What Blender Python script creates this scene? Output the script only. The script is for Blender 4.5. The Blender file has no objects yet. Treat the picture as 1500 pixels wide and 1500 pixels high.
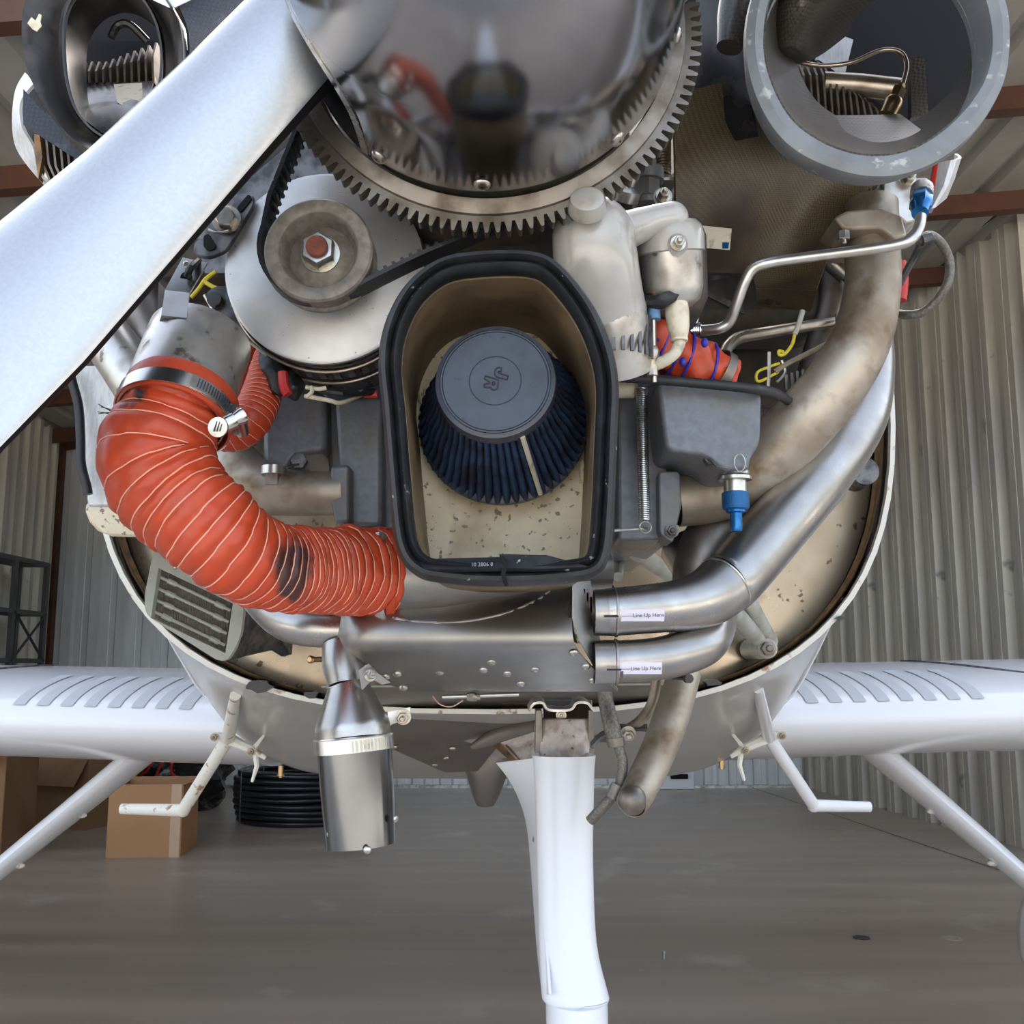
import bpy, bmesh, math, random
from math import sin, cos, pi, radians, atan2, sqrt
from mathutils import Vector, Matrix, noise
random.seed(4)
C = bpy.context.scene.collection
SC = bpy.context.scene

# ---------------------------------------------------------------- camera, sky, sun, exposure
CAM_H, PITCH, FPX = 0.95, radians(8.5), 1500.0
cam = bpy.data.objects.new('camera', bpy.data.cameras.new('camera'))
C.objects.link(cam)
cam.location = (0, 0, CAM_H)
cam.rotation_euler = (radians(90) + PITCH, 0, 0)
cam.data.sensor_width = 36; cam.data.lens = 36.0 * FPX / 1500.0
cam.data.clip_start = 0.02; cam.data.clip_end = 300
SC.camera = cam
SC.view_settings.view_transform = 'Standard'; SC.view_settings.look = 'None'
SC.view_settings.gamma = 1.0; SC.view_settings.use_curve_mapping = False
SC.view_settings.exposure = 1.05
w = bpy.data.worlds.new('sky'); SC.world = w; w.use_nodes = True
wn = w.node_tree.nodes; wl = w.node_tree.links
sky = wn.new('ShaderNodeTexSky'); sky.sky_type = 'NISHITA'; sky.sun_disc = False
sky.sun_elevation = radians(32); sky.sun_rotation = radians(12); sky.air_density = 1.0; sky.dust_density = 6.0
hs_ = wn.new('ShaderNodeHueSaturation'); hs_.inputs['Saturation'].default_value = .6
wl.new(sky.outputs[0], hs_.inputs['Color']); wl.new(hs_.outputs[0], wn['Background'].inputs[0]); wn['Background'].inputs[1].default_value = 0.38
sl = bpy.data.lights.new('sun', 'SUN'); sl.energy = 11.0; sl.angle = radians(0.6); sl.color = (1, .94, .85)
so = bpy.data.objects.new('sun', sl); C.objects.link(so)
so.rotation_euler = (radians(-58), 0, radians(12)); so.location = (0, -3, 8)
SC.cycles.max_bounces = 10; SC.cycles.diffuse_bounces = 5; SC.cycles.glossy_bounces = 5

# ---------------------------------------------------------------- helpers
CP, SP = cos(PITCH), sin(PITCH)
def P(px, py, Y):
    r = (px - 750) / FPX; u = (750 - py) / FPX
    t = Y / (CP - u * SP)
    return Vector((r * t, Y, CAM_H + (SP + u * CP) * t))
def S(py, Y, n):
    u = (750 - py) / FPX
    return n / FPX * Y / (CP - u * SP)
def PS(lst, Y=None):
    return [P(a[0], a[1], a[2] if len(a) > 2 else Y) for a in lst]
def V(*a): return Vector(a)
def catmull(pts, n=8, closed=False):
    out = []; m = len(pts)
    isv = isinstance(pts[0], Vector)
    g = (lambda i: pts[i % m]) if closed else (lambda i: pts[max(0, min(m - 1, i))])
    for i in range(m if closed else m - 1):
        p0, p1, p2, p3 = g(i - 1), g(i), g(i + 1), g(i + 2)
        for k in range(n):
            t = k / n
            f = lambda a, b, c, d: .5 * ((2 * b) + (c - a) * t + (2 * a - 5 * b + 4 * c - d) * t * t + (3 * b - a - 3 * c + d) * t ** 3)
            if isv: out.append(f(p0, p1, p2, p3))
            elif isinstance(p0, (int, float)): out.append(f(p0, p1, p2, p3))
            else: out.append(tuple(f(p0[j], p1[j], p2[j], p3[j]) for j in range(len(p0))))
    if not closed: out.append(pts[-1])
    return out
def rpoly(pts, r, n=5):
    out = []; m = len(pts)
    for i in range(m):
        p = Vector(pts[i][:2]); a = Vector(pts[i - 1][:2]); b = Vector(pts[(i + 1) % m][:2])
        rr = r[i] if isinstance(r, (list, tuple)) else r
        da = (a - p); db = (b - p); k = min(rr, da.length * .45, db.length * .45)
        s = p + da.normalized() * k; e = p + db.normalized() * k
        for j in range(n + 1):
            t = j / n
            q = s * (1 - t) ** 2 + p * 2 * t * (1 - t) + e * t * t
            out.append((q.x, q.y))
    return out
def perp(d):
    d = d.normalized()
    u = d.cross(V(0, 0, 1))
    if u.length < .05: u = d.cross(V(1, 0, 0))
    u.normalize(); return u, d.cross(u).normalized()
def frames(path, closed=False):
    n = len(path); T = []
    for i in range(n):
        if closed: t = path[(i + 1) % n] - path[i - 1]
        else: t = path[min(i + 1, n - 1)] - path[max(i - 1, 0)]
        T.append(t.normalized() if t.length > 1e-9 else V(0, 0, 1))
    u, v = perp(T[0]); out = [(T[0], u, v)]
    for i in range(1, n):
        u = out[-1][1]; u = (u - T[i] * u.dot(T[i])).normalized()
        out.append((T[i], u, T[i].cross(u).normalized()))
    return out
class MB:
    def __init__(s): s.v = []; s.f = []; s.m = []; s.cm = 0
    def add(s, vs, fs):
        o = len(s.v); s.v += [Vector(v) for v in vs]
        s.f += [tuple(i + o for i in f) for f in fs]; s.m += [s.cm] * len(fs); return s
    def loft(s, secs, closed=True, caps=True, ring=False):
        n = len(secs[0]); vs = [p for q in secs for p in q]; fs = []
        m = len(secs)
        for i in range(m if ring else m - 1):
            a = i * n; b = ((i + 1) % m) * n
            for j in range(n if closed else n - 1):
                k = (j + 1) % n; fs.append((a + j, a + k, b + k, b + j))
        if caps and closed and not ring:
            fs.append(tuple(range(n))[::-1]); fs.append(tuple((m - 1) * n + j for j in range(n)))
        return s.add(vs, fs)
    def tube(s, path, r, seg=20, caps=True, closed=False, fn=None, asp=1.0):
        fr = frames(path, closed); n = len(path); secs = []
        for i, (p, (t, u, v)) in enumerate(zip(path, fr)):
            rr = r[i * (len(r) - 1) / max(1, n - 1)] if False else (r if isinstance(r, (int, float)) else lerpl(r, i / max(1, n - 1)))
            q = []
            for k in range(seg):
                a = 2 * pi * k / seg; x = rr * (fn(i, a) if fn else 1)
                q.append(p + u * cos(a) * x + v * sin(a) * x * asp)
            secs.append(q)
        return s.loft(secs, True, caps, closed)
    def lathe(s, o, ax, prof, seg=32, caps=True, ph=0):
        ax = Vector(ax).normalized(); u, v = perp(ax)
        secs = [[o + ax * t + (u * cos(2 * pi * k / seg + ph) + v * sin(2 * pi * k / seg + ph)) * max(r, 1e-5) for k in range(seg)] for t, r in prof]
        return s.loft(secs, True, caps)
    def box(s, c, sx, sy, sz, R=None):
        vs = [Vector((x * sx / 2, y * sy / 2, z * sz / 2)) for x in (-1, 1) for y in (-1, 1) for z in (-1, 1)]
        if R is not None: vs = [R @ q for q in vs]
        return s.add([q + Vector(c) for q in vs], [(0, 1, 3, 2), (4, 6, 7, 5), (0, 4, 5, 1), (2, 3, 7, 6), (0, 2, 6, 4), (1, 5, 7, 3)])
    def prism(s, poly, off):
        n = len(poly); off = Vector(off)
        return s.add(list(poly) + [p + off for p in poly], [tuple(range(n)), tuple(range(2 * n - 1, n - 1, -1))] + [(i, i + n, (i + 1) % n + n, (i + 1) % n) for i in range(n)])
    def ringprism(s, outer, inner, off):
        n = len(outer); off = Vector(off)
        A = list(outer); B = list(inner); A2 = [p + off for p in A]; B2 = [p + off for p in B]
        fs = []
        for i in range(n):
            k = (i + 1) % n
            fs += [(i, k, n + k, n + i), (2 * n + i, 3 * n + i, 3 * n + k, 2 * n + k), (i, 2 * n + i, 2 * n + k, k), (n + i, n + k, 3 * n + k, 3 * n + i)]
        return s.add(A + B + A2 + B2, fs)
    def ball(s, c, r, seg=16, rings=10, sc=(1, 1, 1)):
        vs = [V(0, 0, r)]; fs = []
        for i in range(1, rings):
            a = pi * i / rings
            vs += [V(r * sin(a) * cos(2 * pi * k / seg), r * sin(a) * sin(2 * pi * k / seg), r * cos(a)) for k in range(seg)]
        vs.append(V(0, 0, -r)); L = len(vs) - 1
        for k in range(seg):
            fs.append((0, 1 + k, 1 + (k + 1) % seg)); b = 1 + (rings - 2) * seg
            fs.append((L, b + (k + 1) % seg, b + k))
            for i in range(rings - 2):
                a = 1 + i * seg; fs.append((a + k, a + seg + k, a + seg + (k + 1) % seg, a + (k + 1) % seg))
        return s.add([Vector(c) + V(p.x * sc[0], p.y * sc[1], p.z * sc[2]) for p in vs], fs)
    def hexa(s, c, ax, r, h, dome=True, washer=True):
        ax = Vector(ax).normalized()
        if washer: s.lathe(c, ax, [(0, r * 1.35), (h * .18, r * 1.35)], 20)
        s.lathe(c + ax * h * .18, ax, [(0, r), (h * .75, r), (h * .82, r * .88)], 6)
        if dome: s.lathe(c + ax * h, ax, [(0, r * .5), (h * .35, r * .5), (h * .45, r * .35)], 12)
        return s
    def screw(s, c, ax, r):
        ax = Vector(ax).normalized(); s.lathe(c, ax, [(0, r), (r * .25, r * .97), (r * .5, r * .75), (r * .62, r * .4)], 16)
        return s
def lerpl(r, t):
    x = t * (len(r) - 1); i = min(int(x), len(r) - 2); f = x - i
    return r[i] * (1 - f) + r[i + 1] * f
WL = {}
def wloc(o): return WL.get(o.name, V(0, 0, 0)) if o else V(0, 0, 0)
def ob(name, mb, mat, parent=None, bevel=0, ang=38, label=None, cat=None, group=None, kind=None, bseg=2, sub=0, flat=False, org=None, solid=0):
    me = bpy.data.meshes.new(name)
    xs = [v.x for v in mb.v]; ys = [v.y for v in mb.v]; zs = [v.z for v in mb.v]
    c = org or V((min(xs) + max(xs)) / 2, (min(ys) + max(ys)) / 2, min(zs) if parent is None else (min(zs) + max(zs)) / 2)
    me.from_pydata([tuple(v - c) for v in mb.v], [], mb.f)
    mats = mat if isinstance(mat, (list, tuple)) else [mat]
    for q in mats: me.materials.append(q)
    if len(mats) > 1: me.polygons.foreach_set('material_index', mb.m)
    bm = bmesh.new(); bm.from_mesh(me)
    bmesh.ops.recalc_face_normals(bm, faces=bm.faces); bm.to_mesh(me); bm.free()
    if not flat:
        me.polygons.foreach_set('use_smooth', [True] * len(me.polygons))
        me.set_sharp_from_angle(angle=radians(ang))
    me.update()
    o = bpy.data.objects.new(name, me); C.objects.link(o)
    WL[o.name] = c
    if parent: o.parent = parent; o.location = c - wloc(parent)
    else: o.location = c
    if solid:
        md = o.modifiers.new('thick', 'SOLIDIFY'); md.thickness = solid; md.offset = 0
    if bevel:
        md = o.modifiers.new('bevel', 'BEVEL'); md.width = bevel; md.segments = bseg; md.limit_method = 'ANGLE'; md.angle_limit = radians(35)
        md.harden_normals = False
    if solid and not flat:
        md = o.modifiers.new('split', 'EDGE_SPLIT'); md.split_angle = radians(min(ang, 60)); md.use_edge_sharp = False
    if sub:
        md = o.modifiers.new('sub', 'SUBSURF'); md.levels = sub; md.render_levels = sub
    tag(o, label, cat, group, kind)
    return o
def tag(o, label=None, cat=None, group=None, kind=None):
    if label: o['label'] = label
    if cat: o['category'] = cat
    if group: o['group'] = group
    if kind: o['kind'] = kind
    return o
def thing(name, label, cat, loc, group=None, kind=None):
    o = bpy.data.objects.new(name, None); C.objects.link(o); o.location = loc; o.empty_display_size = .05
    WL[o.name] = Vector(loc)
    return tag(o, label, cat, group, kind)
def clone(o, delta=(0, 0, 0), parent=None, label=None):
    c = o.copy(); C.objects.link(c); c.location = o.location + Vector(delta)
    WL[c.name] = wloc(o) + Vector(delta)
    if parent: c.parent = parent; c.location = wloc(c) - wloc(parent)
    if label: c['label'] = label
    return c
def text(name, body, size, o, xdir, up, mat, parent, depth=.0002, spacing=1.0):
    cu = bpy.data.curves.new(name, 'FONT'); cu.body = body; cu.size = size; cu.extrude = depth; cu.align_x = 'CENTER'; cu.align_y = 'CENTER'
    cu.space_character = spacing; cu.resolution_u = 3
    t = bpy.data.objects.new('tmp', cu); C.objects.link(t)
    dg = bpy.context.evaluated_depsgraph_get(); me = bpy.data.meshes.new_from_object(t.evaluated_get(dg))
    bpy.data.objects.remove(t)
    x = Vector(xdir).normalized(); z = x.cross(Vector(up)).normalized(); y = z.cross(x).normalized()
    me.transform(Matrix((x, y, z)).transposed().to_4x4())
    me.materials.clear(); me.materials.append(mat)
    q = bpy.data.objects.new(name, me); C.objects.link(q); WL[q.name] = Vector(o)
    q.parent = parent; q.location = Vector(o) - wloc(parent)
    return q

# ---------------------------------------------------------------- materials
LARGE = ('concrete_floor', 'sunlit_apron', 'galvanised_sheet', 'galvanised_sheet_rear', 'roof_sheet', 'shaded_white_paint', 'cardboard', 'old_cardboard', 'red_oxide_beam', 'stainless_firewall', 'silver_paint', 'polished_spinner', 'sooty_steel_sheet', 'heat_shield_plate')
def mat(name, col, rough=.5, metal=0, col2=None, sc=12, lo=.4, hi=.65, st=(1, 1, 1), spk=None, spksc=90, spkt=.66, bump=0, bsc=60, r2=None, coat=0, det=6, bst=None, spec=.5, dirt=None, dsc=5, dlo=.5, dhi=.7):
    if name not in LARGE:
        if sc < 60: sc *= 3
        if dsc < 60: dsc *= 3
    m = bpy.data.materials.new(name); m.use_nodes = True
    N = m.node_tree.nodes; L = m.node_tree.links; B = N['Principled BSDF']
    B.inputs['Metallic'].default_value = metal; B.inputs['Roughness'].default_value = rough
    B.inputs['Specular IOR Level'].default_value = spec
    if coat: B.inputs['Coat Weight'].default_value = coat; B.inputs['Coat Roughness'].default_value = .08
    tc = N.new('ShaderNodeTexCoord')
    def mp(s):
        q = N.new('ShaderNodeMapping'); q.inputs['Scale'].default_value = s; L.new(tc.outputs['Object'], q.inputs[0]); return q
    def ns(s, scale, d=det):
        q = N.new('ShaderNodeTexNoise'); q.inputs['Scale'].default_value = scale; q.inputs['Detail'].default_value = d; L.new(mp(s).outputs[0], q.inputs[0]); return q
    def rng(src, a, b):
        q = N.new('ShaderNodeMapRange'); q.inputs[1].default_value = a; q.inputs[2].default_value = b; L.new(src, q.inputs[0]); return q.outputs[0]
    def mx(f, a, b):
        q = N.new('ShaderNodeMix'); q.data_type = 'RGBA'; L.new(f, q.inputs[0])
        if isinstance(a, tuple): q.inputs[6].default_value = (*a, 1)
        else: L.new(a, q.inputs[6])
        q.inputs[7].default_value = (*b, 1); return q.outputs[2]
    cur = col
    if col2:
        f = rng(ns(st, sc).outputs[0], lo, hi); cur = mx(f, cur, col2)
        if r2 is not None:
            q = N.new('ShaderNodeMapRange'); q.inputs[3].default_value = rough; q.inputs[4].default_value = r2; L.new(f, q.inputs[0]); L.new(q.outputs[0], B.inputs['Roughness'])
    if dirt: cur = mx(rng(ns((1, 1, 1), dsc, 8).outputs[0], dlo, dhi), cur, dirt)
    if spk: cur = mx(rng(ns((1, 1, 1), spksc, 2).outputs[0], spkt, spkt + .05), cur, spk)
    if isinstance(cur, tuple): B.inputs['Base Color'].default_value = (*cur, 1)
    else: L.new(cur, B.inputs['Base Color'])
    if bump:
        q = N.new('ShaderNodeBump'); q.inputs['Strength'].default_value = 1; q.inputs['Distance'].default_value = bump
        L.new(ns(bst or (1, 1, 1), bsc, 3).outputs[0], q.inputs['Height']); L.new(q.outputs[0], B.inputs['Normal'])
    return m
def weave(name, c1, c2, scale, rough=.4, dirt=None, dsc=6, rot=.6, bump=.0006, dlo=.45, dhi=.7):
    m = mat(name, c1, rough, 0)
    N = m.node_tree.nodes; L = m.node_tree.links; B = N['Principled BSDF']
    tc = N.new('ShaderNodeTexCoord'); mp = N.new('ShaderNodeMapping'); mp.inputs['Rotation'].default_value = (.3, rot, .2)
    L.new(tc.outputs['Object'], mp.inputs[0])
    ck = N.new('ShaderNodeTexChecker'); ck.inputs['Scale'].default_value = scale; L.new(mp.outputs[0], ck.inputs[0])
    mx = N.new('ShaderNodeMix'); mx.data_type = 'RGBA'; mx.inputs[6].default_value = (*c1, 1); mx.inputs[7].default_value = (*c2, 1)
    L.new(ck.outputs[1], mx.inputs[0]); cur = mx.outputs[2]
    if dirt:
        n = N.new('ShaderNodeTexNoise'); n.inputs['Scale'].default_value = dsc; n.inputs['Detail'].default_value = 8; L.new(tc.outputs['Object'], n.inputs[0])
        r = N.new('ShaderNodeMapRange'); r.inputs[1].default_value = dlo; r.inputs[2].default_value = dhi; L.new(n.outputs[0], r.inputs[0])
        m2 = N.new('ShaderNodeMix'); m2.data_type = 'RGBA'; L.new(r.outputs[0], m2.inputs[0]); L.new(cur, m2.inputs[6]); m2.inputs[7].default_value = (*dirt, 1); cur = m2.outputs[2]
    L.new(cur, B.inputs['Base Color'])
    b = N.new('ShaderNodeBump'); b.inputs['Distance'].default_value = bump; L.new(ck.outputs[1], b.inputs['Height']); L.new(b.outputs[0], B.inputs['Normal'])
    return m
M = {}
M['white'] = mat('white_paint', (.74, .75, .77), .22, 0, coat=.6)
M['belly'] = mat('shaded_white_paint', (.47, .46, .445), .32, 0, (.4, .39, .37), 3, .35, .7, coat=.3)  # white fuselage greyed so the colour carries the underside shade
M['cream'] = mat('chipped_white_paint', (.72, .7, .62), .4, 0, dirt=(.35, .2, .1), dsc=14, dlo=.62, dhi=.68)
M['strip'] = mat('grip_strip', (.5, .52, .54), .8, bump=.0004, bsc=900)
M['silver'] = mat('silver_paint', (.43, .45, .47), .33, .85, (.46, .48, .5), 300, .4, .6, coat=.5)
M['chrome'] = mat('polished_spinner', (.36, .36, .37), .14, 1, (.28, .28, .30), 9, .35, .75, st=(1, .25, 4), r2=.18, bump=.00004, bsc=30)
M['lip'] = mat('brushed_lip', (.6, .59, .56), .2, 1, (.4, .38, .35), 30, .4, .7, r2=.4)
M['gear'] = mat('ring_gear_steel', (.25, .225, .195), .42, .9, (.13, .105, .08), 14, .4, .7, r2=.6)
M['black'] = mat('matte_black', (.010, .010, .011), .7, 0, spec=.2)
M['blackg'] = mat('gloss_black', (.02, .02, .022), .25, 0, (.05, .045, .04), 12, .5, .8, r2=.6)
M['rubber'] = mat('black_rubber', (.011, .012, .014), .45, 0, (.026, .028, .03), 18, .5, .75, r2=.55, spk=(.3, .32, .34), spksc=140, spkt=.72, bump=.0012, bsc=50)
M['steel'] = mat('brushed_steel', (.45, .44, .42), .26, 1, (.34, .325, .31), 10, .35, .7, r2=.36, bump=.00003, bsc=120)
M['steelw'] = mat('worn_steel', (.62, .6, .56), .33, .9, (.38, .35, .31), 9, .45, .65, r2=.55, dirt=(.2, .17, .14), dsc=22, dlo=.62, dhi=.7, bump=.0003, bsc=60)
M['exh'] = mat('heat_tinted_exhaust', (.46, .41, .34), .45, .7, (.27, .215, .155), 6, .38, .68, r2=.62, dirt=(.16, .10, .05), dsc=9, dlo=.52, dhi=.72, bump=.0003, bsc=50)
M['exhd'] = mat('darkened_exhaust', (.3, .27, .24), .4, .9, (.16, .14, .12), 10, .4, .7, r2=.5)
M['collector'] = mat('sooty_steel_sheet', (.38, .365, .34), .32, .95, (.22, .21, .195), 6, .4, .68, r2=.42, bump=.00015, bsc=25)
M['alu'] = mat('cast_aluminium', (.55, .55, .53), .42, .5, (.42, .4, .36), 8, .4, .75, dirt=(.22, .18, .12), dsc=9, dlo=.58, dhi=.78, bump=.0003, bsc=180)
M['starter'] = mat('grey_enamel', (.45, .44, .41), .26, .1, (.34, .32, .27), 7, .45, .8, coat=.3, dirt=(.2, .17, .12), dsc=11, dlo=.6, dhi=.8)
M['disc'] = mat('spun_aluminium', (.62, .62, .61), .42, .55, (.5, .49, .47), 10, .35, .7, spk=(.25, .25, .24), spksc=220, spkt=.7)
M['pulley'] = mat('pulley_grey', (.2, .175, .15), .55, .4, (.28, .25, .22), 40, .4, .6)
M['rust'] = mat('rusty_shaft', (.22, .06, .035), .8, 0, (.14, .05, .03), 150, .4, .6, bump=.0006, bsc=300)
M['zinc'] = mat('zinc_nut', (.65, .65, .62), .3, 1, (.4, .36, .28), 60, .45, .7)
M['bolt'] = mat('bolt_steel', (.5, .47, .42), .32, 1, (.3, .26, .2), 80, .45, .7)
M['brass'] = mat('brass', (.45, .32, .17), .3, 1)
M['dark'] = mat('engine_dark', (.045, .04, .036), .6, .2, (.09, .07, .05), 14, .4, .7, bump=.0008, bsc=60)
M['dkmetal'] = mat('dark_bracket', (.16, .16, .165), .45, .6, (.06, .06, .062), 60, .4, .6)
M['sump'] = mat('grey_cast_paint', (.125, .135, .15), .4, .2, (.17, .185, .21), 40, .35, .7, bump=.0003, bsc=220, dirt=(.13, .115, .09), dsc=5, dlo=.5, dhi=.75)
M['boxcream'] = mat('cream_box_paint', (.68, .6, .43), .5, 0, (.55, .46, .3), 9, .4, .7, spk=(.22, .17, .12), spksc=170, spkt=.62, dirt=(.36, .27, .16), dsc=7, dlo=.52, dhi=.74, bump=.0004, bsc=90)
M['boxside'] = mat('dark_box_wall', (.2, .145, .08), .5, .0, (.08, .05, .028), 8, .4, .7)  # box walls, darker and browner than the cream back panel
M['filter'] = mat('blue_filter_gauze', (.022, .052, .13), .75, 0, (.012, .02, .045), 60, .4, .6, bump=.0005, bsc=700)
M['fcap'] = mat('filter_cap_rubber', (.05, .062, .082), .4, 0, (.036, .042, .055), 14, .4, .7, spk=(.03, .03, .04), spksc=160, spkt=.68)
M['hose'] = mat('orange_silicone_hose', (.52, .056, .014), .42, 0, (.42, .06, .025), 16, .4, .75, dirt=(.03, .02, .02), dsc=6.5, dlo=.66, dhi=.72, bump=.0012, bsc=45)
M['cord'] = mat('pale_cord', (.85, .42, .3), .6)
M['clampm'] = mat('clamp_steel', (.68, .68, .66), .22, 1)
M['fw'] = mat('stainless_firewall', (.44, .375, .29), .2, 1, (.3, .24, .17), 7, .4, .7, r2=.42, dirt=(.14, .1, .07), dsc=9, dlo=.6, dhi=.74, spk=(.12, .09, .06), spksc=60, spkt=.68, bump=.001, bsc=9)
M['flange'] = mat('rusty_flange', (.3, .17, .07), .6, .2, (.12, .08, .05), 16, .4, .65)
M['ringgrey'] = mat('grey_inlet_ring', (.2, .215, .225), .5, .1, (.15, .16, .165), 10, .4, .7, dirt=(.4, .4, .38), dsc=26, dlo=.62, dhi=.7, bump=.0006, bsc=70)
M['inlet'] = mat('black_inlet_ring', (.03, .028, .027), .3, 0, (.12, .105, .09), 10, .5, .8, r2=.6)
M['weave'] = weave('olive_weave', (.15, .115, .06), (.075, .055, .03), 560, .38, (.035, .022, .012), 9, dlo=.42, dhi=.6)
M['weavel'] = weave('grey_weave', (.13, .12, .10), (.05, .046, .04), 360, .3, (.05, .045, .04), 9)
M['weaveb'] = weave('blue_black_weave', (.025, .03, .045), (.012, .014, .02), 300, .4, (.06, .07, .09), 30, dlo=.6, dhi=.66)
M['fin'] = mat('cooling_fin', (.2, .175, .145), .5, .6, (.14, .11, .08), 60, .4, .6, spk=(.55, .5, .42), spksc=70, spkt=.68)
M['blue'] = mat('blue_anodised', (.02, .16, .42), .25, .7)
M['blueknurl'] = mat('blue_knurled', (.02, .12, .3), .4, .6, bump=.0006, bsc=900)
M['tie'] = mat('blue_cable_tie', (.03, .03, .35), .4)
M['yellow'] = mat('yellow_wire', (.6, .5, .03), .4)
M['ivory'] = mat('ivory_insulation', (.68, .62, .47), .45, 0, (.5, .42, .28), 30, .45, .7)
M['wire'] = mat('grey_wire', (.45, .43, .38), .5)
M['braid'] = mat('braided_hose', (.2, .185, .165), .45, .6, (.13, .12, .10), 400, .4, .6, bump=.0006, bsc=700)
M['tubeb'] = mat('bronze_tube', (.46, .4, .33), .3, .9, (.3, .24, .18), 20, .4, .7)
M['tubea'] = mat('aluminium_tube', (.6, .59, .57), .3, .9, (.5, .46, .4), 20, .4, .7)
M['mount'] = mat('mount_tube_paint', (.42, .43, .38), .4, 0, (.3, .29, .25), 12, .45, .7)
M['frame'] = mat('cooler_frame', (.5, .52, .47), .45, .2, (.42, .43, .38), 12, .4, .7)
M['core'] = mat('cooler_core', (.12, .1, .08), .7, .3, (.22, .2, .17), 200, .4, .6)
M['rawalu'] = mat('white_airbox', (.66, .67, .67), .4, .2, (.52, .52, .52), 40, .4, .7, st=(3, 3, .6))
M['sticker'] = mat('lilac_sticker', (.72, .70, .82), .5)
M['paper'] = mat('soiled_paper_label', (.62, .58, .46), .6, 0, (.4, .36, .28), 90, .55, .65)
M['ink'] = mat('dark_ink', (.03, .03, .05), .6)
M['inkw'] = mat('faded_white_ink', (.22, .23, .25), .6)
M['red'] = mat('red_plastic', (.5, .02, .015), .4)
M['redlabel'] = mat('red_label', (.32, .05, .08), .35, 0, (.55, .4, .45), 40, .4, .6, st=(1, 1, 4))
M['shield'] = mat('heat_shield_plate', (.26, .24, .22), .34, .7, (.18, .165, .15), 5, .4, .7, r2=.45)
M['gearw'] = mat('scuffed_gear_strut', (.6, .52, .46), .5, .1, (.42, .33, .28), 22, .42, .6, spk=(.1, .06, .04), spksc=80, spkt=.68)
M['fairing'] = mat('fairing_white', (.76, .77, .79), .3, 0, coat=.4)
M['card'] = mat('cardboard', (.50, .27, .13), .8, 0, (.46, .245, .115), 3, .4, .6)
M['card2'] = mat('old_cardboard', (.30, .17, .085), .8, 0, (.24, .13, .06), 3, .4, .6)
M['tape'] = mat('packing_tape', (.62, .43, .28), .35)
M['bag'] = mat('black_plastic_bag', (.012, .012, .014), .22, bump=.006, bsc=30)
M['poly'] = mat('black_poly_pipe', (.01, .012, .014), .28)
M['rack'] = mat('dark_rack_steel', (.07, .068, .065), .5, .3)
M['galv'] = mat('galvanised_sheet', (.62, .58, .49), .5, .25, (.44, .42, .38), 3, .4, .68, st=(3, 3, .35), dirt=(.3, .28, .25), dsc=6, dlo=.66, dhi=.72)
M['galvr'] = mat('galvanised_sheet_rear', (.72, .74, .74), .5, .15, (.6, .62, .62), 3, .4, .68, st=(3, 3, .35))
M['roof'] = mat('roof_sheet', (.36, .34, .29), .6, .1, (.28, .26, .22), 3, .4, .68)
M['beam'] = mat('red_oxide_beam', (.10, .036, .018), .6, .1, (.06, .022, .012), 6, .4, .7)
M['steeld'] = mat('dark_reflecting_steel', (.17, .175, .18), .16, 1, (.14, .145, .15), 8, .4, .7, r2=.2)  # dark surroundings mirrored in the can are put into the base colour
M['plate'] = mat('light_grey_plate', (.55, .55, .53), .45, .4)
M['tyre'] = mat('tyre_rubber', (.02, .02, .02), .7)
# ---------------------------------------------------------------- setting
def floor_mat():
    m = mat('concrete_floor', (.56, .47, .385), .42, 0, (.4, .335, .27), 1.4, .35, .68, st=(.35, 4.2, 1), r2=.3, dirt=(.66, .6, .52), dsc=3.2, dlo=.6, dhi=.78, spk=(.5, .46, .4), spksc=16, spkt=.745, bump=.0006, bsc=14)
    return m
M['floor'] = floor_mat()
M['apron'] = mat('sunlit_apron', (.42, .4, .37), .8, 0, (.36, .34, .31), 2, .4, .6)
YAW = atan2(545 - 750, 1500) # hangar axis, turned against the view
AX = V(sin(YAW), cos(YAW), 0); PX = V(cos(YAW), -sin(YAW), 0)
fl = MB(); fl.box((0, 5.2, -.06), 18, 9.2, .12)
ob('floor', fl, M['floor'], kind='structure', flat=True)
ap = MB(); ap.box((0, -29.4, -.085), 90, 60, .12)
ob('floor_apron', ap, M['apron'], kind='structure', flat=True)
# floor joint and stains
def corr(name, A, B, z0, z1, mt, side, pitch=.22, depth=.048, z0b=None, z1b=None):
    """ribbed steel sheets between two ground points; one child per sheet"""
    root = thing(name, None, None, (A.x, A.y, 0), kind='structure')
    d = (B - A); Ltot = d.length; d.normalize(); n = V(-d.y, d.x, 0) * side
    per = 4; x = 0; k = 0
    while x < Ltot - .01:
        w_ = min(per * pitch, Ltot - x)
        prof = []
        nr = max(1, round(w_ / pitch)); pt = w_ / nr
        for i in range(nr):
            b = i * pt
            prof += [(b - (.03 if i == 0 and k else 0), 0), (b + .045 * pt / .22, 0), (b + .05, .004), (b + .058, 0), (b + pt * .46, 0), (b + pt * .54, depth), (b + pt * .90, depth), (b + pt * .98, 0)]
        prof.append((w_, 0))
        off = n * (.003 if k % 2 else 0)
        lo = []; hi = []
        for u, h in prof:
            p = A + d * (x + u) + n * h + off; t = (x + u) / Ltot
            zt = z1 if z1b is None else z1 + (z1b - z1) * t
            lo.append(p + V(0, 0, z0)); hi.append(p + V(0, 0, zt))
        mb = MB(); mb.loft([lo, hi], closed=False, caps=False)
        ob('wall_panel', mb, mt, root, flat=True, solid=.0012)
        x += w_; k += 1
    return root
def gp(px, py): # point on the floor seen at a pixel
    r = (px - 750) / FPX; u = (750 - py) / FPX
    t = -CAM_H / (SP + u * CP); return V(r * t, (CP - u * SP) * t, 0)
RC = gp(1178, 1153)          # rear right corner
YR = RC.y
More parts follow.
